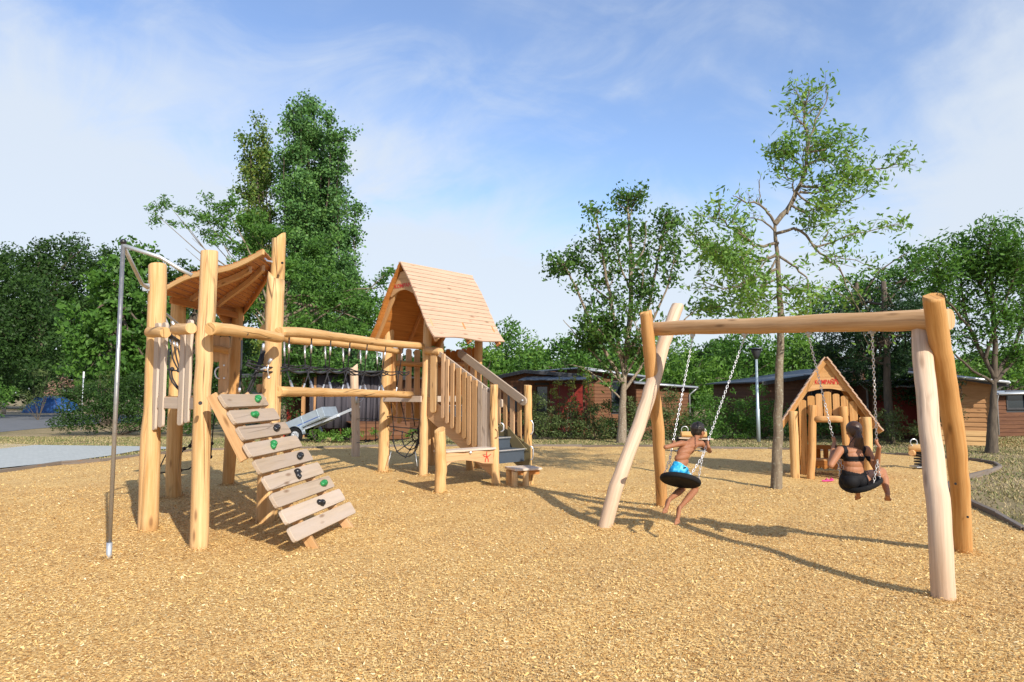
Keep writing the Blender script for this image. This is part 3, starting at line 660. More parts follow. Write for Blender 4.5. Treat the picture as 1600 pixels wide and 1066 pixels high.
for i, (tx, ny_, _) in enumerate(near_x):
    T_ = at_px(nr[0], tx) - Vector((0, 0, .06)); k = P(tx - 1 - i * .9, ny_, T_.y + .1); pts_n.append(k)
    BR_.tube([T_, k], .010, 6); f0 = T_.lerp(k, .22); f1 = T_.lerp(k, .5); MB().tube([f0, f1], .015, 8).build('ferrule', STEELW, PS); BR_.ball(k, .024)
    lx = tx - 13 + i * .4
    if 440 < lx < 642:
        Lw = at_px(lr[0], max(446, lx)) + Vector((0, -.05, .03)); BR_.tube([k, Lw], .010, 6)
        a = k.lerp(Lw, .72); HK = MB(); HK.tube([a, Lw + Vector((0, -.01, -.0)), Lw + Vector((-.03, -.035, -.05)), Lw + Vector((-.07, -.02, -.07))], [.014, .011, .008, .008], 7).build('hook', STEEL, PS)
for i, (tx, ny_, lx) in enumerate(far_x):
    T_ = at_px(fr[0], tx) - Vector((0, 0, .05)); k = P(tx + 1, ny_, T_.y - .1); pts_f.append(k)
    BR_.tube([T_, k], .010, 6); MB().tube([T_.lerp(k, .05), T_.lerp(k, .62)], .015, 8).build('ferrule', STEELW, PS); BR_.ball(k, .024)
    Lw = at_px(lr[0], lx) + Vector((.02, .06, .04)); BR_.tube([k, Lw], .010, 6); MB().tube([k.lerp(Lw, .68), Lw], .017, 8).build('ferrule', STEELW, PS)
for pl_ in (pts_n, pts_f):
    pl2 = [pl_[0] + Vector((-.25, -.8, .02))] + pl_ + [Vector((pl_[-1].x + .15, pl_[-1].y + .3, pl_[-1].z))]
    for a, b_ in zip(pl2, pl2[1:]):
        BR_.tube([a.lerp(b_, k / 6) - Vector((0, 0, .12 * 4 * (k / 6) * (1 - k / 6) * .5)) for k in range(7)], .012, 6)
        BR_.tube([a.lerp(b_, k / 6) - Vector((.0, .0, .05 * 4 * (k / 6) * (1 - k / 6) * .5 - .025)) for k in range(7)], .011, 6)
BR_.build('bridge_rope', ROPE, PS)

# --- right tower
av = (Gp - Fp); av.z = 0; av.normalize(); bv = Vector((-av.y, av.x, 0)); 
DW = 1.62
Ip = Gp + bv * DW; Hp = Fp + bv * DW; DR = H(619, 14.2)
rH, rI = .1, .09
log('post', [Hp + Vector((0, 0, -.1)), Hp + Vector((.02, 0, 1.5)), Hp + Vector((0, 0, 3.1))], rH, LOGH, PS, seed=22)
log('post', [Ip + Vector((0, 0, -.1)), Ip + Vector((-.02, 0, 1.5)), Ip + Vector((0, 0, 3.0))], rI, LOGH, PS, seed=23)
gp2 = G(734, 735.5)
log('post', [G(674, 727) + Vector((0, 0, -.1)), G(674, 727) + Vector((0, 0, 1.0)), Vector((G(676, 727).x, G(676, 727).y, 2.7))], .115, LOGH, PS, 'darker square-set log behind the front corner post', seed=24)
deck([Fp, Gp, Ip, Hp], DR, PS, 5)
beam(Fp - bv * .05, Gp - bv * .05, DR - .06, .06, .12); beam(Gp + av * .03, Ip + av * .03, DR - .06, .06, .12); beam(Fp, Hp, DR - .06); beam(Hp, Ip, DR - .06)
# gable roof
ridgeC = P(625, 411, 13.55); eaveN = P(680, 530, 12.95); 
RL_ = 2.10; zR, zE = ridgeC.z, H(529, 13.3)
half = 1.0
cF = ridgeC.copy(); cF.z = 0
def gp_(u, w, z): return cF + av * u + bv * w + Vector((0, 0, z))
prof = [(0, 0), (.10, .115), (.2, .225), (.32, .335), (.44, .45), (.57, .555), (.7, .665), (.82, .77), (.92, .88), (1, 1.0)]
def hw(t):
    for (a, b_), (c, d) in zip(prof, prof[1:]):
        if t <= c: return half * (b_ + (d - b_) * (t - a) / (c - a))
    return half
nco = 17
def course(sgn):
    m = MB(); rq = random.Random(9 + sgn)
    for i in range(nco):
        t0, t1 = i / nco, (i + 1) / nco; z0, z1 = zR + (zE - zR) * t0, zR + (zE - zR) * t1; u0_, u1_ = hw(t0) * sgn, hw(t1) * sgn
        lo = gp_(u1_, 0, z1); hi = gp_(u0_, 0, z0); d = (lo - hi); nrm = bv.cross(d).normalized(); nrm = nrm if nrm.z > 0 else -nrm
        if i == nco - 1:
            k = 14; Lg = d.length; ax = bv; pts = [(0, 0)] + [(RL_ * q / k, -Lg * .95 - .025 * math.cos(q / k * 6.28 * 1.5) + .0) for q in range(k + 1)] + [(RL_, 0)]
            m.prism(pts, hi + nrm * .012, bv, -d.normalized(), nrm, .026, rq.uniform(0, 9))
        else:
            o = (hi + lo) / 2 + bv * (RL_ / 2 + rq.uniform(-.008, .008)) + nrm * .014
            tilt = d.normalized(); n2_ = bv.cross(tilt).normalized(); n2_ = n2_ if n2_.z > 0 else -n2_
            m.box(o, bv, tilt, n2_, RL_, d.length - .009, .024, rq.uniform(0, 9))
            m.box(o - nrm * .019, bv, tilt, n2_, RL_ - .02, d.length + .002, .008, rq.uniform(0, 9))
    return m
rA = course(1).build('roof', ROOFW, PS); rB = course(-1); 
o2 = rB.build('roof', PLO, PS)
m = MB(); m.bar(gp_(0, -.01, zR + .012), gp_(0, RL_ + .01, zR + .012), .07, .025); m.build('ridge_cap', ROOFW, rA)
for sgn, par in ((1, rA), (-1, o2)):
    for w in (.14, RL_ * .5, RL_ - .15):
        for (ta, tb) in ((.06, .5), (.5, .97)):
            a = gp_(hw(ta) * sgn, w, zR + (zE - zR) * ta - .10); b_ = gp_(hw(tb) * sgn, w, zR + (zE - zR) * tb - .10); MB().bar(a, b_, .05, .10, u0=rs.uniform(0, 9)).build('rafter', PLT if w < .5 else PLO, par, bevel=.004)
# gable board with lettering
def gable_board(zt, zb, w, parent, o, au, nrm, hwf, mat=PLT, arch=.12):
    top = hwf(zt) ; bot = hwf(zb); k = 12; pts = [(top, zt)]
    pts += [(-top, zt), (-bot, zb + .02), (-bot * .93, zb)]
    for i in range(1, k): x = -bot * .8 + bot * 1.6 * i / k; pts.append((x, zb + arch * (math.sin(math.pi * i / k) ** .8)))
    pts += [(bot * .93, zb), (bot, zb + .02)]
    return MB().prism(pts, o, au, (0, 0, 1), nrm, .035, rs.uniform(0, 9)).build('gable_board', mat, parent, bevel=.004)
hz = lambda z: hw((zR - z) / (zR - zE)) - .045
o_g = gp_(0, .1, 0)
gb = gable_board(H(424, 13.6), H(462, 13.6), 0, PS, o_g, av, -bv, hz)
FB = None
def lettering(text, c, xd, zd, h, mat, parent, th=.004, width=None, name='lettering'):
    cu = bpy.data.curves.new('t', 'FONT'); cu.body = text; cu.size = 1; cu.align_x = 'CENTER'; cu.align_y = 'CENTER'; cu.extrude = .0; cu.offset = .022; cu.resolution_u = 3
    ob = bpy.data.objects.new('t', cu); COL.objects.link(ob); dg = bpy.context.evaluated_depsgraph_get(); dg.update(); me = bpy.data.meshes.new_from_object(ob.evaluated_get(dg))
    bpy.data.objects.remove(ob); co = np.empty(len(me.vertices) * 3, np.float32); me.vertices.foreach_get('co', co); co = co.reshape(-1, 3)
    hh = co[:, 1].max() - co[:, 1].min(); ww = co[:, 0].max() - co[:, 0].min(); k = h / hh; kx = (width / ww) if width else k
    cxm = (co[:, 0].max() + co[:, 0].min()) / 2; cym = (co[:, 1].max() + co[:, 1].min()) / 2; xd = Vector(xd).normalized(); zd = Vector(zd).normalized(); off = wloc(parent)
    V = [Vector(c) + xd * float((q[0] - cxm) * kx) + zd * float((q[1] - cym) * k) - off for q in co]
    for v, q in zip(me.vertices, V): v.co = q
    me.update(); o = link_mesh(name, me, mat, parent); return o
def starman(c, xd, zd, h, mat, parent, nrm):
    m = MB(); xd = Vector(xd).normalized(); zd = Vector(zd).normalized()
    for a0, l0, a1, l1, w in ((100, .30, 75, .22, .10), (10, .30, 35, .30, .08), (175, .28, 150, .26, .08), (235, .32, 262, .30, .10), (305, .32, 275, .30, .10)):
        e0 = xd * math.cos(R(a0)) * l0 * h + zd * math.sin(R(a0)) * l0 * h; e1 = e0 + xd * math.cos(R(a1)) * l1 * h + zd * math.sin(R(a1)) * l1 * h
        for p, q in ((Vector((0, 0, 0)), e0), (e0, e1)): m.bar(Vector(c) + p, Vector(c) + q, w * h, .003, nrm)
    return m.build('logo_figure', mat, parent)
lettering('KOMPAN', o_g - bv * .0225 + Vector((0, 0, H(446, 13.6))) + av * .0, av, (0, 0, 1), .09, RED, gb, width=.50)
# boards of the back and far side walls
for (a, b_, n_) in ((Fp, Hp, 6), (Hp, Ip, 7)):
    dd = (b_ - a); LL = dd.length; ux_ = dd.normalized()
    for i in range(n_):
        c = a + dd * ((i + .75) / (n_ + .5)); nrm = bv if a is Hp else av; w = .15 + rs.uniform(-.02, .02); zt = 2.62 + rs.uniform(-.02, .04); zb = 1.02 + rs.uniform(-.06, .06)
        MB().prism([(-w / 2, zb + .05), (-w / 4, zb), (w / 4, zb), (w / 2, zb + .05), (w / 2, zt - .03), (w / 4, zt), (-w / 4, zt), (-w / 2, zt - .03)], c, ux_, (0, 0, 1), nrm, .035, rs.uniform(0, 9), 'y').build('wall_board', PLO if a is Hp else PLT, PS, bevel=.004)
    for zz_ in (2.28, ): log('rail', [a + Vector((0, 0, zz_)) - bv * .07 + av * .07, b_ + Vector((0, 0, zz_)) - bv * .07 + av * .07], .055, LOGH, PS, seed=40)
for px, t_, b_, w in ((613, 546, 649, .17), ): board(px, t_, b_, w, Fp, Gp, -.1, LOGH, th=.07)
# wide board beside the front corner post and rail stub
sd = Gp + av * .02
board(678, 553, 645, .17, Gp + av * .05, Gp + av * 2.2 - bv * .02, .02, LOG, rb=.06, rt=.01, th=.05)
log('rail', [P(666, 548, 13.6), P(689, 550, 13.35)], .075, LOG, PS, seed=41, sub=4)
# stair
Jp, Jt, _ = vpost('post', (775, 758), 601, 13, LOG, seed=25, tx=772)
Kp, Kt, _ = vpost('post', (823, 748), 602, 13, LOG, seed=26, tx=825)
s0 = Gp + av * .06; sw = .93
st = MB(); e = (Jp - s0); e.z = 0; sdirv = e.normalized(); slen = e.length; sn = Vector((-sdirv.y, sdirv.x, 0)); sn = sn if sn.y > 0 else -sn
STAIR = None
DGREY = plain('dark composite', (.045, .06, .08), .7, 0, .2, 30); NOSE = STEELW; OLV = plain('olive panel', (.20, .16, .08), .45, .2, .12)
nst = 5
zs = [DR - .2 * (i + 1) for i in range(nst)]
for sidek, off in ((0, .03), (1, sw - .02)):
    pts = [(0, DR + .02), (0, DR - .42), (slen * .95, .12), (slen * 1.0, .12), (slen * 1.0, .62), (slen * .97, .66)]
    o = MB().prism(pts, Vector((s0.x, s0.y, 0)) + sn * off, sdirv, (0, 0, 1), sn, .025, rs.uniform(0, 9)).build('stair' if sidek == 0 else 'side_panel', OLV if sidek else PLT, PS if sidek == 0 else STAIR, bevel=.004)
    if sidek == 0: STAIR = o
MB().prism([(slen * .72, .78), (slen * .72, 1.0), (slen * 1.01, .50), (slen * 1.01, .22), (slen * .9, .22)], Vector((s0.x, s0.y, 0)) + sn * (sw - .06), sdirv, (0, 0, 1), sn, .018, 0).build('side_panel', OLV, STAIR, bevel=.004)
for i, z in enumerate(zs):
    u = slen * (i + .55) / (nst + .3)
    c = Vector((s0.x, s0.y, 0)) + sdirv * u + sn * sw / 2 + Vector((0, 0, z))
    MB().box(c, sn, sdirv, (0, 0, 1), sw - .06, slen / (nst + .3) - .01, .035).build('tread', DGREY, STAIR)
    MB().box(c + sdirv * (slen / (nst + .3) / 2 - .01) + Vector((0, 0, .012)), sn, sdirv, (0, 0, 1), sw - .06, .03, .02).build('nosing', NOSE, STAIR)
    MB().box(c + sdirv * (slen / (nst + .3) / 2 - .03) - Vector((0, 0, .12)), sn, sdirv, (0, 0, 1), sw - .065, .012, .20).build('riser', DGREY, STAIR)
# near balustrade
top0, top1 = (689, 553), (769, 614); xs_ = [692.5, 699, 707, 716.5, 725.5, 733, 741.5, 750.5, 758, 766]
bots = [654, 662, 670, 678, 686, 696, 699, 701, 702, 703]; wds = [.085, .085, .10, .125, .105, .10, .13, .11, .125, .12]
NB = board(xs_[0], 553, bots[0], .09, s0, Jp, .05, PLT, rb=.04, rt=.02, name='plank')
for i in range(1, len(xs_)): board(xs_[i], 553 + (xs_[i] - 689) * (61 / 80) + 1, bots[i], wds[i] * 1.0, s0, Jp, .05 + (i % 2) * .004, PLT if i < 7 else PLK, rb=.05, rt=.02)
def sl_rail(pa, pb, h, th, mat, seed, ends=.0):
    u = (pb - pa); Lg = u.length; un = u.normalized(); up = Vector((0, 0, 1)); up = (up - un * up.dot(un)).normalized(); nrm = un.cross(up)
    pts = []
    for cx, a0 in ((0, 90), (Lg, -90)): pts += [(cx + h / 2 * math.cos(R(a0 + q)), h / 2 * math.sin(R(a0 + q))) for q in range(0, 181, 30)]
    return MB().prism(pts, pa, un, up, nrm, th, seed).build('handrail', mat, PS, bevel=.004)
sl_rail(Ynline(687, 553, s0, Jp) + sn * .0, Ynline(772, 618, s0, Jp), .10, .04, PLK, 1.3)
I2 = s0 + sn * sw; K2 = I2 + sdirv * slen
fa, fb = Ynline(720, 553, I2, K2), Ynline(818, 627, I2, K2)
sl_rail(fa, fb, .17, .045, PLK, 3.1)
for i in range(9):
    f = (i + .6) / 9.4; p = fa.lerp(fb, f); zb = max(.45, p.z - 1.0 + .15 * (f > .5)); w = .11 if i % 2 else .095
    MB().prism([(-w / 2, zb - p.z), (w / 2, zb - p.z - .03), (w / 2, -w * .35), (-w / 2, w * .35)], p + sn * .05, sdirv, (0, 0, 1), sn, .03, rs.uniform(0, 9), 'y').build('plank', PLT, PS, bevel=.004)
for px, t_, b_ in ((783.5, 624, 637),): board(px, t_, b_, .06, I2, K2, .4, PLK, rt=.03, rb=.03)
MB().tube([fb + Vector((-.02, -.03, .02)), fb + Vector((-.02, -.045, .02))], .018, 8).build('bolt', STEELW, PS)
# grab bars on the posts
for px, py, Y, hh in ((832, 668, 12.75, 11), (786, 668, 12.0, 7), (832, 708, 12.75, 11)):
    MB().tube([P(px - 4, py - hh, Y), P(px - 1, py - hh + 1, Y), P(px + 1, py - hh * .5, Y), P(px + 1, py + hh * .5, Y), P(px - 1, py + hh - 1, Y), P(px - 4, py + hh, Y)], .012, 8).build('grab_handle', STEELW, PS)
# --- bench between stump and stair post
Ls, Lt, _ = vpost('post', (687, 769), 672, 18, LOG, seed=27, cut=(.3, .5, 0), label='short stump post with slanted top carrying the bench')
bz = H(704, 11.7); bd = (Jp - Ls); bd.z = 0; bl = bd.length; bd.normalize(); bn = Vector((-bd.y, bd.x, 0)); bn = bn if bn.y > 0 else -bn
k = 14; top_pts = [(.06 + (bl - .1) * i / k, -.02 + .02 * math.sin(i * .9)) for i in range(k + 1)] + [(bl - .04 - (bl - .1) * i / k, .28 + .015 * math.sin(i)) for i in range(k + 1)]
BN = MB().prism(top_pts, Ls + bn * -.03 + Vector((0, 0, bz)), bd, bn, (0, 0, 1), .035, 2).build('bench', PLK, PS, bevel=.005)
ap = [(.07, -.02), (.07, -.30), (.13, -.24), (.22, -.185), (.38, -.165), (.55, -.17), (.75, -.20), (.95, -.25), (bl - .08, -.27), (bl - .08, -.02)]
APR = MB().prism(ap, Ls + bn * -.0 + Vector((0, 0, bz)), bd, (0, 0, 1), bn, .035, 4).build('apron', PLT, BN, bevel=.004)
starman(Ls + bd * (bl - .24) - bn * .022 + Vector((0, 0, bz - .135)), bd, (0, 0, 1), .17, RED, PS, bn)
MB().ball(Ls + bd * (bl * .5) - bn * .03 + Vector((0, 0, bz - .04)), .035, .02, .025).build('bolt', STEELW, PS)
g = G(734, 735)
log('post', [g + Vector((0, 0, -.1)), g + Vector((0, 0, .45)), g + Vector((.0, 0, .9))], [.085, .08, .07], LOGH, PS, seed=29)
# --- spider net below the right tower
NT2 = MB(); nc = Ynline(634, 683, Fp, Gp); ux_ = (Gp - Fp).normalized(); rad_ = .40
def np_(r_, a): return nc + ux_ * math.cos(R(a)) * r_ + Vector((0, 0, math.sin(R(a)) * r_)) + bv * (.35 * max(0, (rad_ - r_)) / rad_)
for rr__ in (.40, .26):
    for a in range(-195, 16, 15): NT2.tube([np_(rr__, a), np_(rr__, a + 15)], .012, 6)
for a in (-200, -165, -130, -90, -50, -15, 20):
    NT2.tube([np_(.40, a), np_(.26, a), np_(.10, a)], .010, 6); NT2.ball(np_(.40, a), .026); NT2.ball(np_(.26, a), .024)
for a in range(0, 360, 45): NT2.tube([np_(.10, a), np_(.10, a + 45)], .010, 6); NT2.ball(np_(.10, a), .022)
for x_ in (-.40, -.14, .14, .40):
    tpv = Vector((nc.x, nc.y, DR - .12)) + ux_ * x_ * 1.2; NT2.tube([tpv, np_(.26 if abs(x_) < .2 else .40, 160 if x_ < -.2 else 120 if x_ < 0 else 60 if x_ < .2 else 20)], .010, 6)
for zz_ in (.95, 1.15):
    NT2.tube([Fp + Vector((0, 0, zz_)), Gp + Vector((0, 0, zz_ - .05))], .010, 6)
NT2.build('spider_net', ROPE, PS)
for px in (659 - 10, 606 + 5): MB().tube([Ynline(px, 706, Fp, Gp), Ynline(px + (4 if px > 630 else -4), 728, Fp, Gp) + Vector((0, -.1, 0))], .008, 6).build('anchor_chain', STEEL, PS)
# --- rope ladder net and the weathered post with its steel bracket
Mp, Mt, _ = vpost('post', (556, 713), 574, 13, LOGP, seed=28, tx=553, cut=(.9, 0, 0), label='grey weathered crooked post with a steel bracket')
NT3 = MB(); a3 = G(556, 713); b3 = Fp
for px, yb in ((572, 690), (587, 688), (600, 684)):
    NT3.tube([Ynline(px + 1, 621, a3, b3), Ynline(px, 655, a3, b3), Ynline(px, yb, a3, b3)], .010, 6); NT3.ball(Ynline(px, 655, a3, b3), .024); NT3.ball(Ynline(px, yb, a3, b3), .026)
for y0_, y1_ in ((655, 657), (692, 683)): NT3.tube([Ynline(556, y0_, a3, b3), Ynline(572, y0_ - 1, a3, b3), Ynline(600, y1_, a3, b3)], .010, 6)
NT3.tube([Ynline(556, 621, a3, b3), Ynline(603, 621, a3, b3)], .012, 6)
NT3.build('climbing_net', ROPE, PS)
q = P(557, 624, Mp.y - .12); m = MB(); m.tube([q + Vector((0, 0, .09)), q - Vector((0, 0, .11))], .03, 10); m.tube([q - Vector((0, 0, .1)), q + Vector((.12, 0, -.06)), q + Vector((.2, .02, .08))], .008, 6); m.build('bracket', STEEL, PS)
# ================================================================== SWING FRAME
def plog(name, pts, w, mat, parent, seed, cut=None, cut0=None, label=None):
    """pts: (px, py, Y) down the log; w: pixel width or radii in metres"""
    V = [P(*q) for q in pts]; return log(name, V, w, mat, parent, label, seed, cut, cut0, sub=4, wig=.005, n=20)
Bl, Brr = P(1014, 514, 9.02), P(1485, 499, 5.98)
SW = thing('swing_set', (2.9, 7.5, 0), 'tall log swing frame with crossed leaning legs and one round top beam', 'swing frame')
log('beam', [Bl, Bl.lerp(Brr, .35), Bl.lerp(Brr, .7), Brr], [.092, .088, .094, .098], LOGB, SW, seed=50, sub=6, wig=.006, n=24)
def gz(px, py, z=-.1): g = G(px, py); return Vector((g.x, g.y, z))
def leg(pts, rad, mat, label, seed, cut):
    V = [gz(*pts[0][:2])] + [P(*q) for q in pts[1:]]
    return log('leg', V, rad, mat, SW, label, seed, cut, None, sub=4, wig=.006, n=20)
leg([(942, 824), (962, 762, 8.42), (985, 700, 8.63), (1007, 640, 8.84), (1024, 585, 9.02), (1036, 540, 9.18), (1059, 478, 9.42)], [.085, .086, .084, .088, .09, .088, .082], LOGP, 'pale bleached leg leaning back at the far end', 51, (.5, 0, 0))
leg([(1035, 790), (1031, 720, 9.55), (1027, 660, 9.3), (1020, 600, 9.05), (1014, 545, 8.85), (1009, 488, 8.66)], [.078, .078, .082, .085, .082, .078], LOGH, 'honey coloured leg leaning forward at the far end', 52, (.3, -.5, 0))
leg([(1473, 934), (1470, 830, 5.45), (1460, 733, 5.66), (1450, 635, 5.90), (1443, 562, 6.10), (1440, 525, 6.20), (1440, 488, 6.28)], [.083, .084, .084, .083, .084, .085, .08], LOGP, 'pale bleached leg leaning back at the near end', 53, (.2, 0, 0))
leg([(1505, 858), (1499, 757, 6.78), (1488, 659, 6.46), (1476, 586, 6.22), (1467, 530, 6.02), (1458, 464, 5.76)], [.083, .086, .089, .088, .086, .080], LOGH, 'honey coloured leg leaning forward at the near end', 54, (-.5, -.3, 0))
for px, py, Y in ((1493, 756, 6.67), (1512, 808, 6.84)): MB().tube([P(px, py, Y), P(px, py, Y - .03)], .012, 8).build('bolt', BLK, SW)
def beam_at(px):
    lo, hi = 0, 1
    for _ in range(40):
        t = (lo + hi) / 2; p = Bl.lerp(Brr, t); x = 800 + FPX * p.x / (p.y * cp + (p.z - EYE) * sp)
        if x < px: lo = t
        else: hi = t
    return Bl.lerp(Brr, lo)
CHAINM = plain('chain steel', (.66, .67, .69), .35, .55, .15)
def chain_mb(a, b_, pitch=.031, w=.0105, r=.0036):
    m = MB(); d = (b_ - a); n = int(d.length / pitch); t = d.normalized(); x = t.cross(Vector((.3, 1, .1))).normalized(); y = t.cross(x)
    for i in range(n + 1):
        c = a + d * ((i + .0) / n); nr_ = x if i % 2 else y; side = y if i % 2 else x
        m.ring(c, nr_, w, r, 10, 5, pitch * .66 / w, t)
    return m
DISC = []
def swing(px0, px1, seatc, label, tiltv, dRe=.23, sag=0):
    a0, a1 = beam_at(px0), beam_at(px1); dn = Vector((0, 0, .10))
    a0 = a0 - dn; a1 = a1 - dn
    root = thing('swing', (a0 + a1) / 2, label, 'swing')
    sx_ = (a1 - a0); sx_.z = 0; sx_.normalize(); mid = (a0 + a1) / 2; up = (mid - seatc).normalized(); up = (up - sx_ * up.dot(sx_)).normalized(); fw = up.cross(sx_).normalized()
    if tiltv: up = (up + fw * tiltv[0] + sx_ * tiltv[1]).normalized(); sx_ = (sx_ - up * up.dot(sx_)).normalized(); fw = up.cross(sx_)
    m = MB(); n = 36; prof_ = [(.0, -.012), (.80, -.012), (.93, -.022), (1.0, -.012), (1.02, .0), (1.0, .018), (.95, .026), (.84, .018), (.80, .010), (0, .008)]
    for k, (rr, zz_) in enumerate(prof_):
        for j in range(n):
            q = 2 * math.pi * j / n; m.v.append(seatc + sx_ * math.cos(q) * rr * dRe + fw * math.sin(q) * rr * dRe + up * (zz_ * 1.25 + sag * ((rr * math.cos(q)) ** 2 - .35)))
    for k in range(len(prof_) - 1):
        for j in range(n):
            j2 = (j + 1) % n; m.face((k * n + j, k * n + j2, (k + 1) * n + j2, (k + 1) * n + j), ((0, 0), (.1, 0), (.1, .1), (0, .1)), True)
    m.build('seat', RUB, root)
    ends = []
    for a, s_ in ((a0, -1), (a1, 1)):
        q = seatc + sx_ * s_ * dRe * .93 + up * (.03 + sag * .6); s2 = q.lerp(a, .14)
        MB().box(a + Vector((0, 0, .012)), (1, 0, 0), (0, 1, 0), (0, 0, 1), .05, .05, .05).tube([a, a - Vector((0, 0, .035))], .016, 8).build('hanger', STEEL, root)
        chain_mb(a - Vector((0, 0, .03)), s2).build('chain', CHAINM, root)
        mm = chain_mb(s2, q + fw * dRe * .30 - sx_ * s_ * .015); mm.build('chain', CHAINM, root); chain_mb(s2, q - fw * dRe * .30 - sx_ * s_ * .015).build('chain', CHAINM, root)
        ends.append((a, s2))
    return root, ends, sx_, fw, up
# far swing: swung towards the camera; near swing: swung away
S1 = P(1063, 751, 7.75); S2 = P(1345, 755, 7.12)
sw1, e1, sx1, fw1, up1 = swing(1082, 1163, S1, 'swing with round black rubber seat on which the boy in blue trunks sits', (0, -.17), .225)
sw2, e2, sx2, fw2, up2 = swing(1263, 1362, S2, 'swing with round black rubber seat on which the girl in a black bikini sits', (0, 0), .205, .04)

# ================================================================== PEOPLE
def caps_mb(prims):
    m = MB()
    for pr in prims:
        if pr[0] == 'c':
            _, a, b_, ra, rb = pr; a = Vector(a); b_ = Vector(b_); d = (b_ - a).normalized(); n = 12
            path = [a - d * ra * math.cos(R(q)) for q in (0, 30, 60)]; rr = [max(.0006, ra * math.sin(R(q))) for q in (0, 30, 60)]
            path += [a, a.lerp(b_, .5), b_]; rr += [ra, (ra + rb) / 2, rb]
            path += [b_ + d * rb * math.cos(R(q)) for q in (60, 30, 0)]; rr += [max(.0006, rb * math.sin(R(q))) for q in (60, 30, 0)]
            m.tube(path, rr, n)
        else:
            _, c, r3, ax = pr; m.ball(c, *r3, n=18, m=12, axes=ax)
    return m
def remeshed(prims, vox, smooth=4, name='body'):
    me = caps_mb(prims).mesh('tmp'); ob = bpy.data.objects.new('tmp', me); COL.objects.link(ob)
    md = ob.modifiers.new('r', 'REMESH'); md.mode = 'VOXEL'; md.voxel_size = vox; md.use_smooth_shade = True
    sm_ = ob.modifiers.new('s', 'SMOOTH'); sm_.iterations = smooth; sm_.factor = .5
    dg = bpy.context.evaluated_depsgraph_get(); dg.update(); res = bpy.data.meshes.new_from_object(ob.evaluated_get(dg)); bpy.data.objects.remove(ob); res.name = name; return res
def arrays(me):
    V = np.empty(len(me.vertices) * 3, np.float32); me.vertices.foreach_get('co', V); Nn = np.empty(len(me.vertices) * 3, np.float32); me.vertices.foreach_get('normal', Nn)
    return V.reshape(-1, 3), Nn.reshape(-1, 3)
def cloth(me, pred, th, name, mat, parent, off=Vector((0, 0, 0))):
    V, Nn = arrays(me); keepv = pred(V, Nn); F = [tuple(p.vertices) for p in me.polygons if all(keepv[i] for i in p.vertices)]
    if not F: return None
    used = sorted({i for f in F for i in f}); mp_ = {o: k for k, o in enumerate(used)}
    cm_ = bpy.data.meshes.new(name); cm_.from_pydata([tuple(V[i] + Nn[i] * th - np.array(off)) for i in used], [], [tuple(mp_[i] for i in f) for f in F])
    cm_.polygons.foreach_set('use_smooth', [True] * len(cm_.polygons)); cm_.update(); o = link_mesh(name, cm_, mat, parent)
    so_ = o.modifiers.new('t', 'SOLIDIFY'); so_.thickness = th * .95; so_.offset = -1; return o
def skin(name, c1, c2):
    t = MT(name); v = t.coord('Object'); t.col(t.mix(t.noise(v, 6, 4, .6), c1, c2)); t.b.inputs['Roughness'].default_value = .6; t.b.inputs['Specular IOR Level'].default_value = .35
    t.b.inputs['Subsurface Weight'].default_value = .12; t.b.inputs['Subsurface Radius'].default_value = (.6, .25, .12); t.b.inputs['Subsurface Scale'].default_value = .02; return t.m
SKB = skin('tanned skin', (.25, .10, .048), (.32, .14, .07)); SKG = skin('light tan skin', (.30, .125, .062), (.38, .18, .095))
def hairmat(name, a, b_):
    t = MT(name); v = t.coord('Object', (1, 1, .35)); n = t.noise(v, 90, 4, .6); t.col(t.mix(n, a, b_)); t.b.inputs['Roughness'].default_value = .42; t.bump(n, .8, .004); return t.m
HAIRB = hairmat('black hair', (.008, .006, .005), (.022, .014, .010)); HAIRG = hairmat('dark brown hair', (.02, .010, .006), (.085, .038, .018))
def hand(wrist, grip, axis, side, s=1.0, curl_to=None):
    """hand closed round a chain: palm from wrist to the grip, fingers curling about axis"""
    pr = []; ax = Vector(axis).normalized(); w = Vector(wrist); g = Vector(grip); d = (g - w); d = (d - ax * d.dot(ax)); d.normalize(); o = ax.cross(d).normalized() * side
    palm = g - d * .006 * s; out = o * .017 * s
    pr.append(('c', w, palm - d * .03 * s + out * .8, .017 * s, .019 * s))
    for i in range(4):
        k = (i - 1.5) * .0165 * s; L_ = (.85, 1.0, .97, .78)[i]; base = palm + out - ax * k * 1 - d * .022 * s
        pr.append(('c', palm - d * .035 * s + out * .9 - ax * k * .7, base, .013 * s, .0095 * s))
        p1 = g + out * 1.0 - ax * k + d * .008 * s * L_; p2 = g + d * .021 * s * L_ - ax * k - out * .1; p3 = g - out * .9 - ax * k + d * .008 * s
        pr += [('c', base, p1, .0088 * s, .0082 * s), ('c', p1, p2, .0082 * s, .0078 * s), ('c', p2, p3, .0078 * s, .0068 * s)]
    tb = palm - d * .03 * s + ax * .018 * s; t1 = g - out * .5 - d * .018 * s + ax * .026 * s; t2 = g - out * 1.0 + d * .002 * s + ax * .022 * s
    pr += [('c', tb, t1, .0105 * s, .009 * s), ('c', t1, t2, .009 * s, .0075 * s)]
    return pr
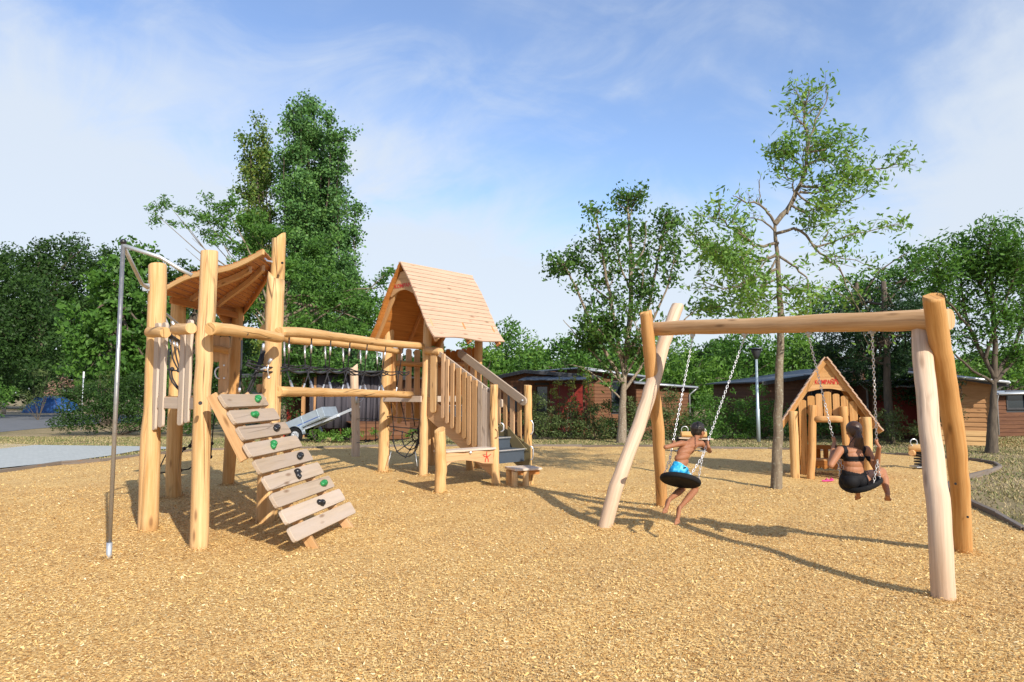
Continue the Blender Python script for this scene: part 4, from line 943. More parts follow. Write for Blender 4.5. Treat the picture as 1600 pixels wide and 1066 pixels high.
def foot(ankle, toe, up, s=1.0):
    a = Vector(ankle); t_ = Vector(toe); d = (t_ - a).normalized(); u = Vector(up); u = (u - d * u.dot(d)).normalized(); sd_ = d.cross(u); L_ = (t_ - a).length
    heel = a - u * .028 * s - d * .022 * s; pr = [('c', a, heel, .024 * s, .024 * s), ('c', heel, a + d * L_ * .55 - u * .030 * s, .022 * s, .024 * s), ('c', a + u * .002, a + d * L_ * .6 - u * .02 * s, .022 * s, .018 * s)]
    ball_ = a + d * L_ * .72 - u * .034 * s
    pr += [('c', ball_ - sd_ * .016 * s, ball_ + sd_ * .016 * s, .019 * s, .017 * s), ('c', a + d * L_ * .5 - u * .028 * s, ball_, .023 * s, .018 * s)]
    for i, (k, l) in enumerate(((-.021, 1.0), (-.009, .97), (.001, .93), (.010, .88), (.019, .82))):
        b0 = ball_ + sd_ * k * s; pr.append(('c', b0, a + d * L_ * l - u * .036 * s + sd_ * k * 1.15 * s, .011 * s if i == 0 else .008 * s, .0095 * s if i == 0 else .007 * s))
    return pr
def head(c, fdir, updir, s=1.0):
    f = Vector(fdir).normalized(); u = Vector(updir); u = (u - f * u.dot(f)).normalized(); r = f.cross(u); A = (r, f, u); c = Vector(c)
    pr = [('e', c + u * .02 * s, (.073 * s, .090 * s, .086 * s), A), ('e', c - u * .035 * s + f * .022 * s, (.056 * s, .064 * s, .062 * s), A), ('e', c - u * .078 * s + f * .055 * s, (.026 * s, .024 * s, .022 * s), A)]
    pr += [('c', c + f * .083 * s + u * .006 * s, c + f * .104 * s - u * .022 * s, .008 * s, .013 * s)]                      # nose
    pr += [('c', c + f * .085 * s - u * .048 * s - r * .014 * s, c + f * .085 * s - u * .048 * s + r * .014 * s, .0095 * s, .0095 * s), ('c', c + f * .082 * s - u * .060 * s - r * .011 * s, c + f * .082 * s - u * .060 * s + r * .011 * s, .0095 * s, .0095 * s)]
    for k in (-1, 1):
        pr += [('e', c + r * k * .074 * s - u * .010 * s - f * .005 * s, (.009 * s, .019 * s, .030 * s), A), ('e', c + r * k * .030 * s + f * .080 * s + u * .028 * s, (.018 * s, .010 * s, .007 * s), A), ('e', c + r * k * .042 * s + f * .062 * s - u * .02 * s, (.02 * s, .018 * s, .018 * s), A)]
    return pr, A
def face_parts(c, A, s, parent, browm):
    r, f, u = A; off = wloc(parent)
    for k in (-1, 1):
        e = Vector(c) + r * k * .030 * s + f * .081 * s + u * .006 * s
        MB().ball(e, .0125 * s, .009 * s, .0085 * s, 12, 8, A).build('eye', EYEW, parent); MB().ball(e + f * .0065 * s, .0055 * s, .0035 * s, .0055 * s, 8, 6, A).build('iris', BLK, parent)
        MB().tube([e + u * .022 * s - r * k * .014 * s, e + u * .026 * s + f * .004, e + u * .020 * s + r * k * .018 * s - f * .006 * s], .0035 * s, 6).build('eyebrow', browm, parent)
    MB().tube([Vector(c) + f * .0935 * s - u * .053 * s - r * .018 * s - f * .006 * s, Vector(c) + f * .0945 * s - u * .0525 * s, Vector(c) + f * .0935 * s - u * .053 * s + r * .018 * s - f * .006 * s], .0028 * s, 6).build('lips', LIPM, parent)
EYEW = plain('eye white', (.75, .73, .70), .25, 0, .03); LIPM = plain('lips', (.40, .12, .09), .5, 0, .1)
def finish(me, name, mat, loc, label, cat='person'):
    V, _ = arrays(me); me.vertices.foreach_set('co', (V - np.array(loc, dtype=np.float32)).ravel()); me.update()
    o = link_mesh(name, me, mat); o.location = loc; me.polygons.foreach_set('use_smooth', [True] * len(me.polygons)); tag(o, label, cat); return o
def hair_cap(c, A, s, spec, name, mat, parent, extra=(), vox=.006):
    pr = list(spec) + list(extra); me = remeshed(pr, vox, 2, name); V, _ = arrays(me); off = np.array(wloc(parent), dtype=np.float32)
    me.vertices.foreach_set('co', (V - off).ravel()); me.update(); me.polygons.foreach_set('use_smooth', [True] * len(me.polygons)); return link_mesh(name, me, mat, parent)

# ---- boy, seen from behind, turned to the right
def chain_pt(e, py):
    a, b_ = e; lo, hi = 0, 1
    for _ in range(30):
        t = (lo + hi) / 2; p = a.lerp(b_, t); v = (p.z - EYE) / p.y; q = P(800, py, p.y).z
        if p.z > q: lo = t
        else: hi = t
    return a.lerp(b_, lo)
cL, cR = chain_pt(e1[0], 692), chain_pt(e1[1], 693)
pel = P(1061, 735, 7.76); mid_ = P(1066, 714, 7.80); chest = P(1076, 698, 7.88); nk = P(1086, 687, 7.96); hc = P(1091, 674, 8.04)
sh_l, sh_r = P(1064, 693, 7.80), P(1096, 693, 7.95); sdv = (sh_r - sh_l).normalized(); uv_ = (chest - pel).normalized(); fv = uv_.cross(sdv).normalized(); fv = fv if fv.y > 0 else -fv
hipv = Vector((.97, .2, .05)).normalized()
el_l, el_r = P(1040, 699, 7.72), P(1109, 705, 8.02)
axc = (e1[0][0] - e1[0][1]).normalized()
TA = (sdv, fv, uv_)
pr = [('e', pel + Vector((0, 0, .0)), (.112, .082, .078), (hipv, Vector((0, 1, 0)), Vector((0, 0, 1)))), ('e', pel.lerp(mid_, .5), (.098, .066, .085), TA), ('e', mid_, (.100, .066, .07), TA), ('e', mid_.lerp(chest, .55), (.118, .070, .075), TA), ('e', chest, (.130, .070, .066), TA),
      ('c', chest + uv_ * .02, nk + uv_ * .02, .060, .036), ('c', nk, hc - Vector((0, 0, .03)), .034, .036), ('c', chest + uv_ * .03 - sdv * .04, sh_l, .040, .036), ('c', chest + uv_ * .03 + sdv * .04, sh_r, .040, .036),
      ('e', chest - sdv * .045 - fv * .038 + uv_ * .0, (.034, .022, .044), TA), ('e', chest + sdv * .045 - fv * .038, (.034, .022, .044), TA),
      ('c', sh_l, el_l, .033, .025), ('c', sh_r, el_r, .033, .026)]
wl = cL + Vector((-.02, -.055, -.03)); wr = cR + Vector((.0, -.05, -.035))
pr += [('c', el_l, wl, .026, .018), ('c', el_r, wr, .026, .018)] + hand(wl, cL, axc, -1, .82) + hand(wr, cR, axc, 1, .82)
kn_l, kn_r = P(1066, 764, 8.02), P(1086, 766, 8.08); hl = pel - hipv * .05 + Vector((0, .02, -.02)); hr = pel + hipv * .05 + Vector((0, .03, -.02))
an_l, an_r = P(1043, 783, 7.72), P(1060, 796, 7.70)
pr += [('c', hl, kn_l + Vector((0, 0, .045)), .062, .044), ('c', hr, kn_r + Vector((0, 0, .045)), .062, .044), ('c', kn_l + Vector((0, 0, .045)), kn_l - Vector((0, 0, .0)), .044, .040), ('c', kn_r + Vector((0, 0, .045)), kn_r, .044, .040)]
def calf(k, a, s=1.0):
    m_ = k.lerp(a, .35); d = (a - k).normalized(); b_ = Vector((0, -1, .35)); b_ = (b_ - d * b_.dot(d)).normalized()
    return [('c', k, m_ + b_ * .01 * s, .038 * s, .041 * s), ('c', m_ + b_ * .01 * s, k.lerp(a, .7) + b_ * .003, .041 * s, .028 * s), ('c', k.lerp(a, .7), a, .028 * s, .022 * s)]
pr += calf(kn_l, an_l) + calf(kn_r, an_r)
pr += foot(an_l, P(1035, 804, 7.62), (.15, .9, .45), .95) + foot(an_r, P(1055, 822, 7.60), (.1, .9, .45), .95)
hp, HA = head(hc, (.80, .55, -.05), (.12, .02, 1), .90); pr += hp
bm = remeshed(pr, .0045, 4, 'person')
V0, N0 = arrays(bm)
pelv = np.array(pel); up_np = np.array(uv_)
BOY = finish(bm, 'person', SKB, pel.copy(), 'boy in bright blue swimming trunks seen from behind, sitting on the far swing')
TR = MT('blue trunks'); v = TR.coord('Object', (1, 1, 1)); TR.col(TR.ramp(TR.noise(v, 14, 4, .6, 1.2), [(.35, (.0, .16, .42)), (.5, (.01, .36, .62)), (.66, (.22, .60, .72))])); TR.b.inputs['Roughness'].default_value = .7
def shorts(V, Nn):
    W_ = V + 0; hgt = (W_ @ np.array(uv_)); d = np.abs(V @ np.array(hipv)); return (hgt < .055) & (V[:, 2] > -.115) & (V[:, 1] < .24) & (np.linalg.norm(V, axis=1) < .26)
cloth(bm, shorts, .008, 'swimming_trunks', TR.m, BOY)
c0_ = pel + uv_ * .035 - fv * .082 + sdv * .0
MB().box(pel + uv_ * .03 - sdv * .012 - fv * .093, sdv, uv_, fv, .035, .018, .006).build('waist_label', BLK, BOY)
r_, f_, u_ = HA
hs_ = [('e', hc + u_ * .030 - f_ * .014, (.077, .090, .080), HA), ('e', hc - f_ * .040 + u_ * .0, (.066, .058, .070), HA), ('c', hc + u_ * .088 + f_ * .02, hc + u_ * .066 + f_ * .062, .028, .022)]
for q in range(26):
    rq = random.Random(q); a = rq.uniform(0, 6.28); b_ = rq.uniform(.1, 1.2); d = r_ * math.sin(b_) * math.cos(a) + f_ * (math.sin(b_) * math.sin(a) - .25) + u_ * math.cos(b_); p0 = hc + u_ * .028 - f_ * .012 + d.normalized() * .072
    hs_.append(('c', p0, p0 + (d.normalized() + f_ * .3) * .014, .012, .006))
hair_cap(hc, HA, 1, hs_, 'hair', HAIRB, BOY)
face_parts(hc, HA, .90, BOY, HAIRB)

# ---- girl, seen from behind
gL, gR = chain_pt(e2[0], 686), chain_pt(e2[1], 690); axg = (e2[0][0] - e2[0][1]).normalized()
pel = P(1334, 748, 7.08); wa = P(1334, 734, 7.06); ch = P(1334, 713, 7.06); nk = P(1334, 697, 7.10); hc = P(1334, 674, 7.14)
sl_, sr_ = P(1312, 704, 7.04), P(1354, 703, 7.06); X3 = (Vector((.97, .22, 0)).normalized(), Vector((-.22, .97, 0)).normalized(), Vector((0, 0, 1)))
pr = [('e', pel + Vector((0, 0, .005)), (.138, .105, .085), X3), ('e', pel + X3[0] * .052 + Vector((0, -.035, -.02)), (.078, .075, .072), X3), ('e', pel - X3[0] * .052 + Vector((0, -.035, -.02)), (.078, .075, .072), X3),
      ('e', pel.lerp(wa, .6), (.122, .085, .08), X3), ('e', wa, (.108, .078, .075), X3), ('e', wa.lerp(ch, .5), (.108, .078, .08), X3), ('e', ch, (.116, .078, .075), X3), ('e', ch + Vector((0, 0, .05)), (.118, .064, .05), X3), ('e', ch + X3[1] * .07 - X3[0] * .05, (.045, .035, .04), X3), ('e', ch + X3[1] * .07 + X3[0] * .05, (.045, .035, .04), X3),
      ('c', nk - Vector((0, 0, .03)), nk + Vector((0, .0, .02)), .062, .042), ('c', nk, hc - Vector((0, 0, .04)), .040, .040), ('c', nk - Vector((0, 0, .03)), sl_, .045, .042), ('c', nk - Vector((0, 0, .03)), sr_, .045, .042)]
el_l, el_r = P(1298, 727, 6.98), P(1369, 731, 7.00); wl = gL + Vector((-.012, -.04, -.045)); wr = gR + Vector((-.0, -.04, -.05))
pr += [('c', sl_, el_l, .043, .033), ('c', sr_, el_r, .043, .034), ('c', el_l, wl, .033, .021), ('c', el_r, wr, .034, .021)] + hand(wl, gL, axg, -1, .85) + hand(wr, gR, axg, 1, .85)
hl = pel - X3[0] * .06 + Vector((0, .03, -.03)); hr = pel + X3[0] * .065 + Vector((0, .03, -.03)); kn_l = P(1334, 738, 7.50); kn_r = P(1377, 738, 7.40)
kn_l = P(1336, 741, 7.48)
an_l, an_r = P(1340, 764, 7.40), P(1387, 771, 7.26)
pr += [('c', hl, kn_l, .078, .052), ('c', hr, kn_r, .082, .054)] + calf(kn_l, an_l, 1.15) + calf(kn_r, an_r, 1.2)
pr += foot(an_l, P(1340, 776, 7.58), (0, .2, 1), 1.0) + foot(an_r, an_r + Vector((.07, .12, -.055)), (0, -.1, 1), 1.05)
hp, HA = head(hc, (.08, 1, -.1), (0, .05, 1), .90); pr += hp
bm = remeshed(pr, .005, 4, 'person')
GIRL = finish(bm, 'person', SKG, pel.copy(), 'girl with a long dark ponytail and a black bikini, sitting on the near swing')
BK = MT('black swimwear'); BK.col((.006, .006, .008)); BK.b.inputs['Roughness'].default_value = .75; BK.b.inputs['Specular IOR Level'].default_value = .25
offw = wa - pel; offc = ch - pel
def bottom(V, Nn):
    x = V @ np.array(X3[0]); z = V[:, 2]; y = V @ np.array(X3[1]); xx = np.where(x > 0, x, -x * .35); top_ = .062 + .028 * np.abs(x) / .12
    return (z < top_) & (np.abs(x) < .165) & (y < .16) & ((z > -.13 + xx * 1.0) | (y < -.2)) & (z > -.13)
cloth(bm, bottom, .007, 'bikini_bottom', BK.m, GIRL)
def topc(V, Nn):
    x = (V - np.array(offc)) @ np.array(X3[0]); z = V[:, 2] - offc[2]; y = (V - np.array(offc)) @ np.array(X3[1])
    near_ = (np.abs(x) < .14) & (np.abs(y) < .13)
    band = (z > -.048) & (z < .008) & (np.abs(x) < .125)
    strap = (z >= .0) & (z < .14) & (np.abs(x - .075 - (z * .12)) < .018) 
    strap2 = (z >= -.03) & (z < .105) & (np.abs(x + .118 - z * .10) < .022)
    front = (z > -.05) & (z < .05) & (y > .05) & (np.abs(x) < .12)
    return (band | strap | strap2 | front) & near_
cloth(bm, topc, .006, 'bikini_top', BK.m, GIRL)
m = MB(); kp = pel + X3[0] * .145 + Vector((0, .02, .045))
m.tube([kp, kp + Vector((.02, -.015, .03)), kp + Vector((.03, -.02, .0)), kp + Vector((.005, -.02, -.005))], .004, 6); m.tube([kp, kp + Vector((.012, -.02, -.045))], .004, 6); m.build('bikini_tie', BK.m, GIRL)
r_, f_, u_ = HA
hs_ = [('e', hc + u_ * .026 - f_ * .012, (.078, .090, .082), HA), ('e', hc - f_ * .035 + u_ * .0, (.070, .062, .068), HA), ('e', hc - f_ * .098 + u_ * .005, (.026, .024, .026), HA)]
pt0 = hc - f_ * .105 - u_ * .01
rq = random.Random(3)
for q in range(22):
    a = rq.uniform(-1, 1); b_ = rq.uniform(-1, 1); L_ = rq.uniform(.8, 1.12)
    p1 = pt0 + Vector((a * .022, -.022 + b_ * .015, -.06)); p2 = pt0 + Vector((a * .040 + .008, .0 + b_ * .016, -.16 * L_)); p3 = pt0 + Vector((a * .040 + .012 + .01 * math.sin(q), .035 + b_ * .012, -.25 * L_)); p4 = pt0 + Vector((a * .026 + .015, .045, -.335 * L_))
    hs_ += [('c', pt0 + Vector((a * .012, 0, 0)), p1, .013, .014), ('c', p1, p2, .014, .013), ('c', p2, p3, .013, .010), ('c', p3, p4, .010, .004)]
hs_ += [('c', pt0 + Vector((-.01, .02, -.03)), pt0 + Vector((-.075, .03, -.12)), .008, .006), ('c', pt0 + Vector((-.075, .03, -.12)), pt0 + Vector((-.105, .03, -.19)), .006, .004)]
hair_cap(hc, HA, 1, hs_, 'hair', HAIRG, GIRL)
face_parts(hc, HA, .90, GIRL, HAIRG)
# ================================================================== PLAYHOUSE
hb = G(1290, 743); PHY = 13.3
PH = thing('playhouse', (hb.x + .1, 13.6, 0), 'steep gabled wooden playhouse with red lettering behind the girl on the swing', 'playhouse')
ang = R(-22); hx = Vector((math.cos(ang), math.sin(ang), 0)); hy = Vector((-math.sin(ang), math.cos(ang), 0))     # hx along the front, hy into the depth
apx = P(1290, 560, PHY); ph0 = Vector((apx.x, apx.y, 0)); zA = apx.z; zEv = H(672, 13.3); hwid = .90; PHD = 1.25
def ph(u, w, z): return ph0 + hx * u + hy * w + Vector((0, 0, z))
for sg in (-1, 1):
    d = (ph(sg * hwid, 0, zEv) - ph(0, 0, zA)); Ld = d.length; dn = d.normalized(); nrm = hy.cross(dn); nrm = nrm if nrm.z > 0 else -nrm; m = MB(); rq = random.Random(60 + sg); n = 13
    for i in range(n):
        tl_ = (dn + nrm * .10).normalized(); nn3 = hy.cross(tl_); nn3 = nn3 if nn3.z > 0 else -nn3
        m.box(ph(0, PHD / 2 - .05, zA) + dn * Ld * (i + .5) / n + nrm * .03, hy, tl_, nn3, PHD + .25, Ld / n + .012, .024, rq.uniform(0, 9))
    rfo = m.build('roof', ROOFW, PH)
    for w in (-.11, PHD + .02):
        MB().bar(ph(sg * .02, w, zA - .05), ph(sg * hwid, w, zEv - .02), .032, .10, (0, 0, 1), rq.uniform(0, 9)).build('barge_board', LOGH, rfo, bevel=.004)
# gable boards
hh_ = lambda z: hwid * (zA - z) / (zA - zEv) - .06
zg0, zg1 = H(590, PHY), H(609, PHY)
for w in (-.07, PHD): 
    MB().prism([(0, zA - .06), (-hh_(zg0), zg0 + .004), (hh_(zg0), zg0 + .004)], ph(0, w, 0), hx, (0, 0, 1), hy, .03, 2).build('gable_top', LOGH, PH)
gbp = gable_board(zg0, H(612, PHY), 0, PH, ph(0, -.085, 0), hx, hy, hh_, LOGH, .055)
lettering('KOMPAN', ph(-.045, -.108, H(597, PHY)), hx, (0, 0, 1), .09, RED, gbp, width=.33)
starman(ph(.165, -.110, H(594, PHY)), hx, (0, 0, 1), .15, RED, PH, hy)
# posts and boards of the front
for u, zt, r_, se in ((-.62, 1.16, .085, 1), (-.30, 1.28, .072, 2), (.30, 1.26, .072, 3), (.66, 1.06, .085, 4)):
    t0 = .06 * (1 if abs(u) < .4 else 0) * (1 if u < 0 else -1)
    log('post', [ph(u - t0 * .8, -.16, -.1), ph(u, -.15, zt * .5), ph(u + t0 * .5, -.14, zt + .12)], r_, LOGH if abs(u) < .4 else LOG, PH, seed=60 + se)
log('rail', [ph(-.24, -.16, .93 + .2), ph(.25, -.16, .93 + .2)], .062, LOGH, PH, seed=66)
def pboard(u, w, z0, z1, wd, mat=LOGH, along=hx, nr_=hy, lean=0):
    MB().prism([(-wd / 2 - lean, z0), (wd / 2 - lean, z0), (wd / 2 + lean, z1 - .02), (wd / 4 + lean, z1), (-wd / 4 + lean, z1), (-wd / 2 + lean, z1 - .02)], ph(u, w, 0), along, (0, 0, 1), nr_, .03, rs.uniform(0, 9), 'y').build('wall_board', mat, PH, bevel=.004)
for u, z0, z1, wd in ((-.45, .05, 1.50, .14), (-.15, 1.12, 1.62, .12), (.0, 1.12, 1.66, .14), (.155, 1.12, 1.62, .12), (-.29, 1.2, 1.58, .13), (.30, 1.2, 1.58, .13), (.45, .1, 1.48, .14), (.60, .3, 1.18, .12)): pboard(u, -.06, z0, z1, wd)
for z, u0_, u1_ in ((1.28, -.42, .42), (.75, -.60, -.32), (.75, .32, .62)): MB().bar(ph(u0_, -.03, z), ph(u1_, -.03, z), .03, .09).build('crossbar', LOGH, PH)
for sg in (-1, 1):
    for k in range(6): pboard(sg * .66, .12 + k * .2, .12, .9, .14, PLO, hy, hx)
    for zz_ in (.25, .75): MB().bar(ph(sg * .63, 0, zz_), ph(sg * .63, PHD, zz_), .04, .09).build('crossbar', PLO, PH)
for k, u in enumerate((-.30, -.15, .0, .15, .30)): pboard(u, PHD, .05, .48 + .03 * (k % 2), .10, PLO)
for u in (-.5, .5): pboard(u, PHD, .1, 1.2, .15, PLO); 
for u in (-.42, .42): log('post', [ph(u, PHD + .02, -.1), ph(u, PHD + .02, 1.2)], .07, LOGH, PH, seed=68)
MB().bar(ph(-.42, PHD - .02, .50), ph(.42, PHD - .02, .50), .05, .09).build('crossbar', LOGH, PH)
wavy(ph(-.38, .25, .30), ph(.42, .25, .30), Vector((0, 0, 1)), [.12, .16, .10, .17, .12, .17, .10, .16, .12], hy, .035, 'seat_board', PLO, PH)
MB().box(ph(0, .38, .31), hx, hy, (0, 0, 1), .9, .28, .035).build('seat', LOGH, PH, bevel=.004)
# pink sandals
SH = plain('pink plastic', (.75, .06, .24), .45, 0, .1)
for q, rot in (((1291, 752), .3), ((1299, 751), .9)):
    g = G(*q) + Vector((0, 0, .012)); d = Vector((math.cos(rot), math.sin(rot), 0)); e = Vector((-d.y, d.x, 0)); m = MB(); n = 16
    pts = [(math.cos(6.283 * i / n) * .10, math.sin(6.283 * i / n) * (.036 + .008 * math.cos(6.283 * i / n))) for i in range(n)]
    m.prism(pts, g, d, e, (0, 0, 1), .02); m.tube([g + e * .034 + d * .0, g + d * .01 + Vector((0, 0, .04)), g - e * .034], .008, 6); m.tube([g + d * .055 + Vector((0, 0, .01)), g + d * .01 + Vector((0, 0, .04))], .006, 6)
    tag(m.build('sandal', SH), 'pink sandal lying on the chips, %s of the pair' % ('left' if rot < .5 else 'right'), 'sandal', 'pair of pink sandals')

# ================================================================== STEP TABLE at the stair foot
ct = PZ(817, 731.5, .30); ST = thing('wooden_stool', (ct.x, ct.y, 0), 'low grey-topped wooden stool with log legs at the foot of the stair', 'stool')
k = 10; tp_ = [(-.27, -.25), (.0, -.265), (.26, -.24), (.27, .0), (.255, .24), (0, .25), (-.25, .24), (-.265, 0)]
sxx = Vector((.90, .42, 0)).normalized(); syy = Vector((-sxx.y, sxx.x, 0))
MB().prism(tp_, ct, sxx, syy, (0, 0, 1), .04, 3).build('tabletop', PLK, ST, bevel=.008)
for w in (-.16, .16): MB().bar(ct + sxx * -.22 + syy * w - Vector((0, 0, .06)), ct + sxx * .24 + syy * w - Vector((0, 0, .06)), .035, .08).build('apron', PLO, ST)
for u, w in ((-.03, -.18), (.21, .10), (-.2, .16), (-.24, -.17)): log('leg', [Vector((ct.x, ct.y, -.1)) + sxx * u + syy * w, Vector((ct.x, ct.y, .27)) + sxx * u + syy * w], .056, LOG, ST, seed=int(70 + u * 100))

# ================================================================== SPRING ROCKERS
def coil(c, h, Rr, r, turns): return [c + Vector((Rr * math.cos(6.283 * turns * i / (turns * 12)), Rr * math.sin(6.283 * turns * i / (turns * 12)), h * i / (turns * 12))) for i in range(turns * 12 + 1)]
def handle(parent, c, ax, Rr=.085):
    ax = Vector(ax).normalized(); up = Vector((0, 0, 1)); m = MB()
    m.tube([c + ax * Rr * math.sin(R(q)) * (1 if q <= 360 else 1) + up * (Rr - Rr * math.cos(R(q))) for q in range(0, 361, 24)], .011, 7); m.build('handle', STEELW, parent)
cs = P(1087, 690, 19.2)
R1 = thing('spring_seesaw', (cs.x, 19.2, 0), 'double spring rocker made of a log on a plank behind the boy on the swing', 'spring rocker')
x0, x1 = P(1062, 681, 19.2), P(1107, 681, 19.2)
log('seat', [P(1064, 679, 19.1), P(1085, 679, 19.1), P(1104, 679, 19.1)], .085, LOG, R1, seed=80)
MB().bar(P(1059, 684, 19.2), P(1112, 686, 19.2), .34, .045).build('plank', PLK, R1, bevel=.004)
for px in (1065, 1101):
    c = P(px, 700, 19.2); c.z = .05
    MB().tube(coil(c, .38, .10, .016, 5), .022, 6).build('spring', BLK, R1)
    MB().box(c + Vector((0, 0, .27)), (1, 0, 0), (0, 1, 0), (0, 0, 1), .30, .05, .22).build('side_panel', BLK, R1)
    MB().box(Vector((c.x, c.y, .03)), (1, 0, 0), (0, 1, 0), (0, 0, 1), .32, .32, .02).build('base_plate', STEELW, R1)
handle(R1, P(1070, 677, 19.1) + Vector((0, 0, -.0)), (1, 0, 0), .095); handle(R1, P(1100, 677, 19.1), (1, 0, 0), .06)
R2 = thing('spring_rocker', (P(1436, 715, 15.0).x, 15, 0), 'small log rocker on a black coil spring between the swing legs', 'spring rocker')
log('seat', [P(1420, 701, 15.0), P(1434, 700, 14.9), P(1452, 701, 14.8)], .085, LOG, R2, seed=81)
log('footrest', [P(1424, 708, 14.75), P(1428, 708, 15.1)], .06, LOGH, R2, seed=82)
c = P(1437, 720, 15.0); c.z = .06; MB().tube(coil(c, .30, .095, .016, 5), .02, 6).build('spring', BLK, R2)
MB().box(c + Vector((0, 0, .31)), (1, 0, 0), (0, 1, 0), (0, 0, 1), .26, .2, .04).tube([c + Vector((0, 0, .3)), c + Vector((0, 0, .38))], .06, 10).build('mount', BLK, R2)
MB().box(Vector((c.x, c.y, .035)), (1, 0, 0), (0, 1, 0), (0, 0, 1), .3, .3, .02).build('base_plate', STEELW, R2)
handle(R2, P(1428, 697, 14.9), (1, 0, 0), .075)

# ================================================================== LAMP POST
lg = G(1185.5, 690.5); LP = thing('street_lamp', lg, 'slim galvanised lamp post with dark conical head in front of the hedge', 'street lamp'); zt = H(560, lg.y)
MB().tube([lg, lg + Vector((0, 0, 1.1)), lg + Vector((0, 0, 1.12)), lg + Vector((0, 0, zt))], [.062, .062, .048, .04], 14).build('pole', plain('lamp pole', (.42, .50, .54), .45, .5, .08), LP)
DK_ = plain('lamp head', (.05, .055, .065), .4, .3, .1)
MB().tube([lg + Vector((0, 0, zt - .02)), lg + Vector((0, 0, zt + .08)), lg + Vector((0, 0, zt + .24)), lg + Vector((0, 0, zt + .30))], [.06, .10, .17, .17], 20).build('lamp_shade', DK_, LP)
MB().tube([lg + Vector((0, 0, zt + .30)), lg + Vector((0, 0, zt + .33)), lg + Vector((0, 0, zt + .37))], [.235, .24, .06], 24).build('cap', DK_, LP)

# ================================================================== CABINS
WD = wood('dark cladding', (.15, .065, .028), (.08, .03, .014), knot=(.05, .02, .01), hue=.1, stretch=14, cracks=.2)
WR = wood('red brown cladding', (.185, .08, .034), (.105, .042, .018), knot=(.07, .03, .01), hue=.1, stretch=14, cracks=.2)
WO = wood('orange cladding', (.52, .28, .12), (.34, .16, .06), knot=(.12, .05, .02), hue=.06, stretch=14, cracks=.3)
WY = wood('new pale cladding', (.72, .47, .22), (.60, .36, .15), hue=.05, stretch=14)
ROOFG = plain('grey sheet roof', (.085, .095, .105), .55, .3, .12, 3); FASC = plain('dark fascia', (.035, .036, .04), .5, 0, .1); REDP = plain('red panel', (.20, .016, .010), .55, 0, .18, 3)
GLS = MT('window glass'); GLS.col((.02, .028, .035)); GLS.b.inputs['Roughness'].default_value = .08; GLS.b.inputs['Specular IOR Level'].default_value = .8; GLS = GLS.m
def cladding(p0, ux, nrm, L_, hfun, mat, parent, name='wall', bh=.15, holes=(), u_from=0):
    m = MB(); z = .0; k = 0; hmax = max(hfun(0), hfun(L_)); r = random.Random(int(L_ * 100))
    while z < hmax - .01:
        # clip the board to the sloping top
        xs_ = [0, L_]; a0 = hfun(0) > z + bh * .5; a1 = hfun(L_) > z + bh * .5
        if not (a0 and a1):
            g_ = (hfun(L_) - hfun(0)) / L_
            if abs(g_) < 1e-6: break
            xc = (z + bh * .5 - hfun(0)) / g_
            xs_ = [0, xc] if a0 else [xc, L_] if a1 else None
            if xs_ is None: break
        segs = [tuple(xs_)]
        for (h0, h1, z0, z1) in holes:
            if z + bh > z0 + .02 and z < z1 - .02:
                ns = []
                for (a, b_) in segs:
                    if h1 <= a or h0 >= b_: ns.append((a, b_)); continue
                    if h0 > a: ns.append((a, h0))
                    if h1 < b_: ns.append((h1, b_))
                segs = ns
        tl_ = (Vector((0, 0, 1)) - nrm * .16).normalized()
        for a, b_ in segs:
            if b_ - a > .03: m.box(p0 + ux * ((a + b_) / 2) + Vector((0, 0, z + bh / 2)) + nrm * (.0), ux, tl_, nrm, b_ - a, bh + .02, .022, r.uniform(0, 9))
        z += bh; k += 1
    return m.build(name, mat, parent)
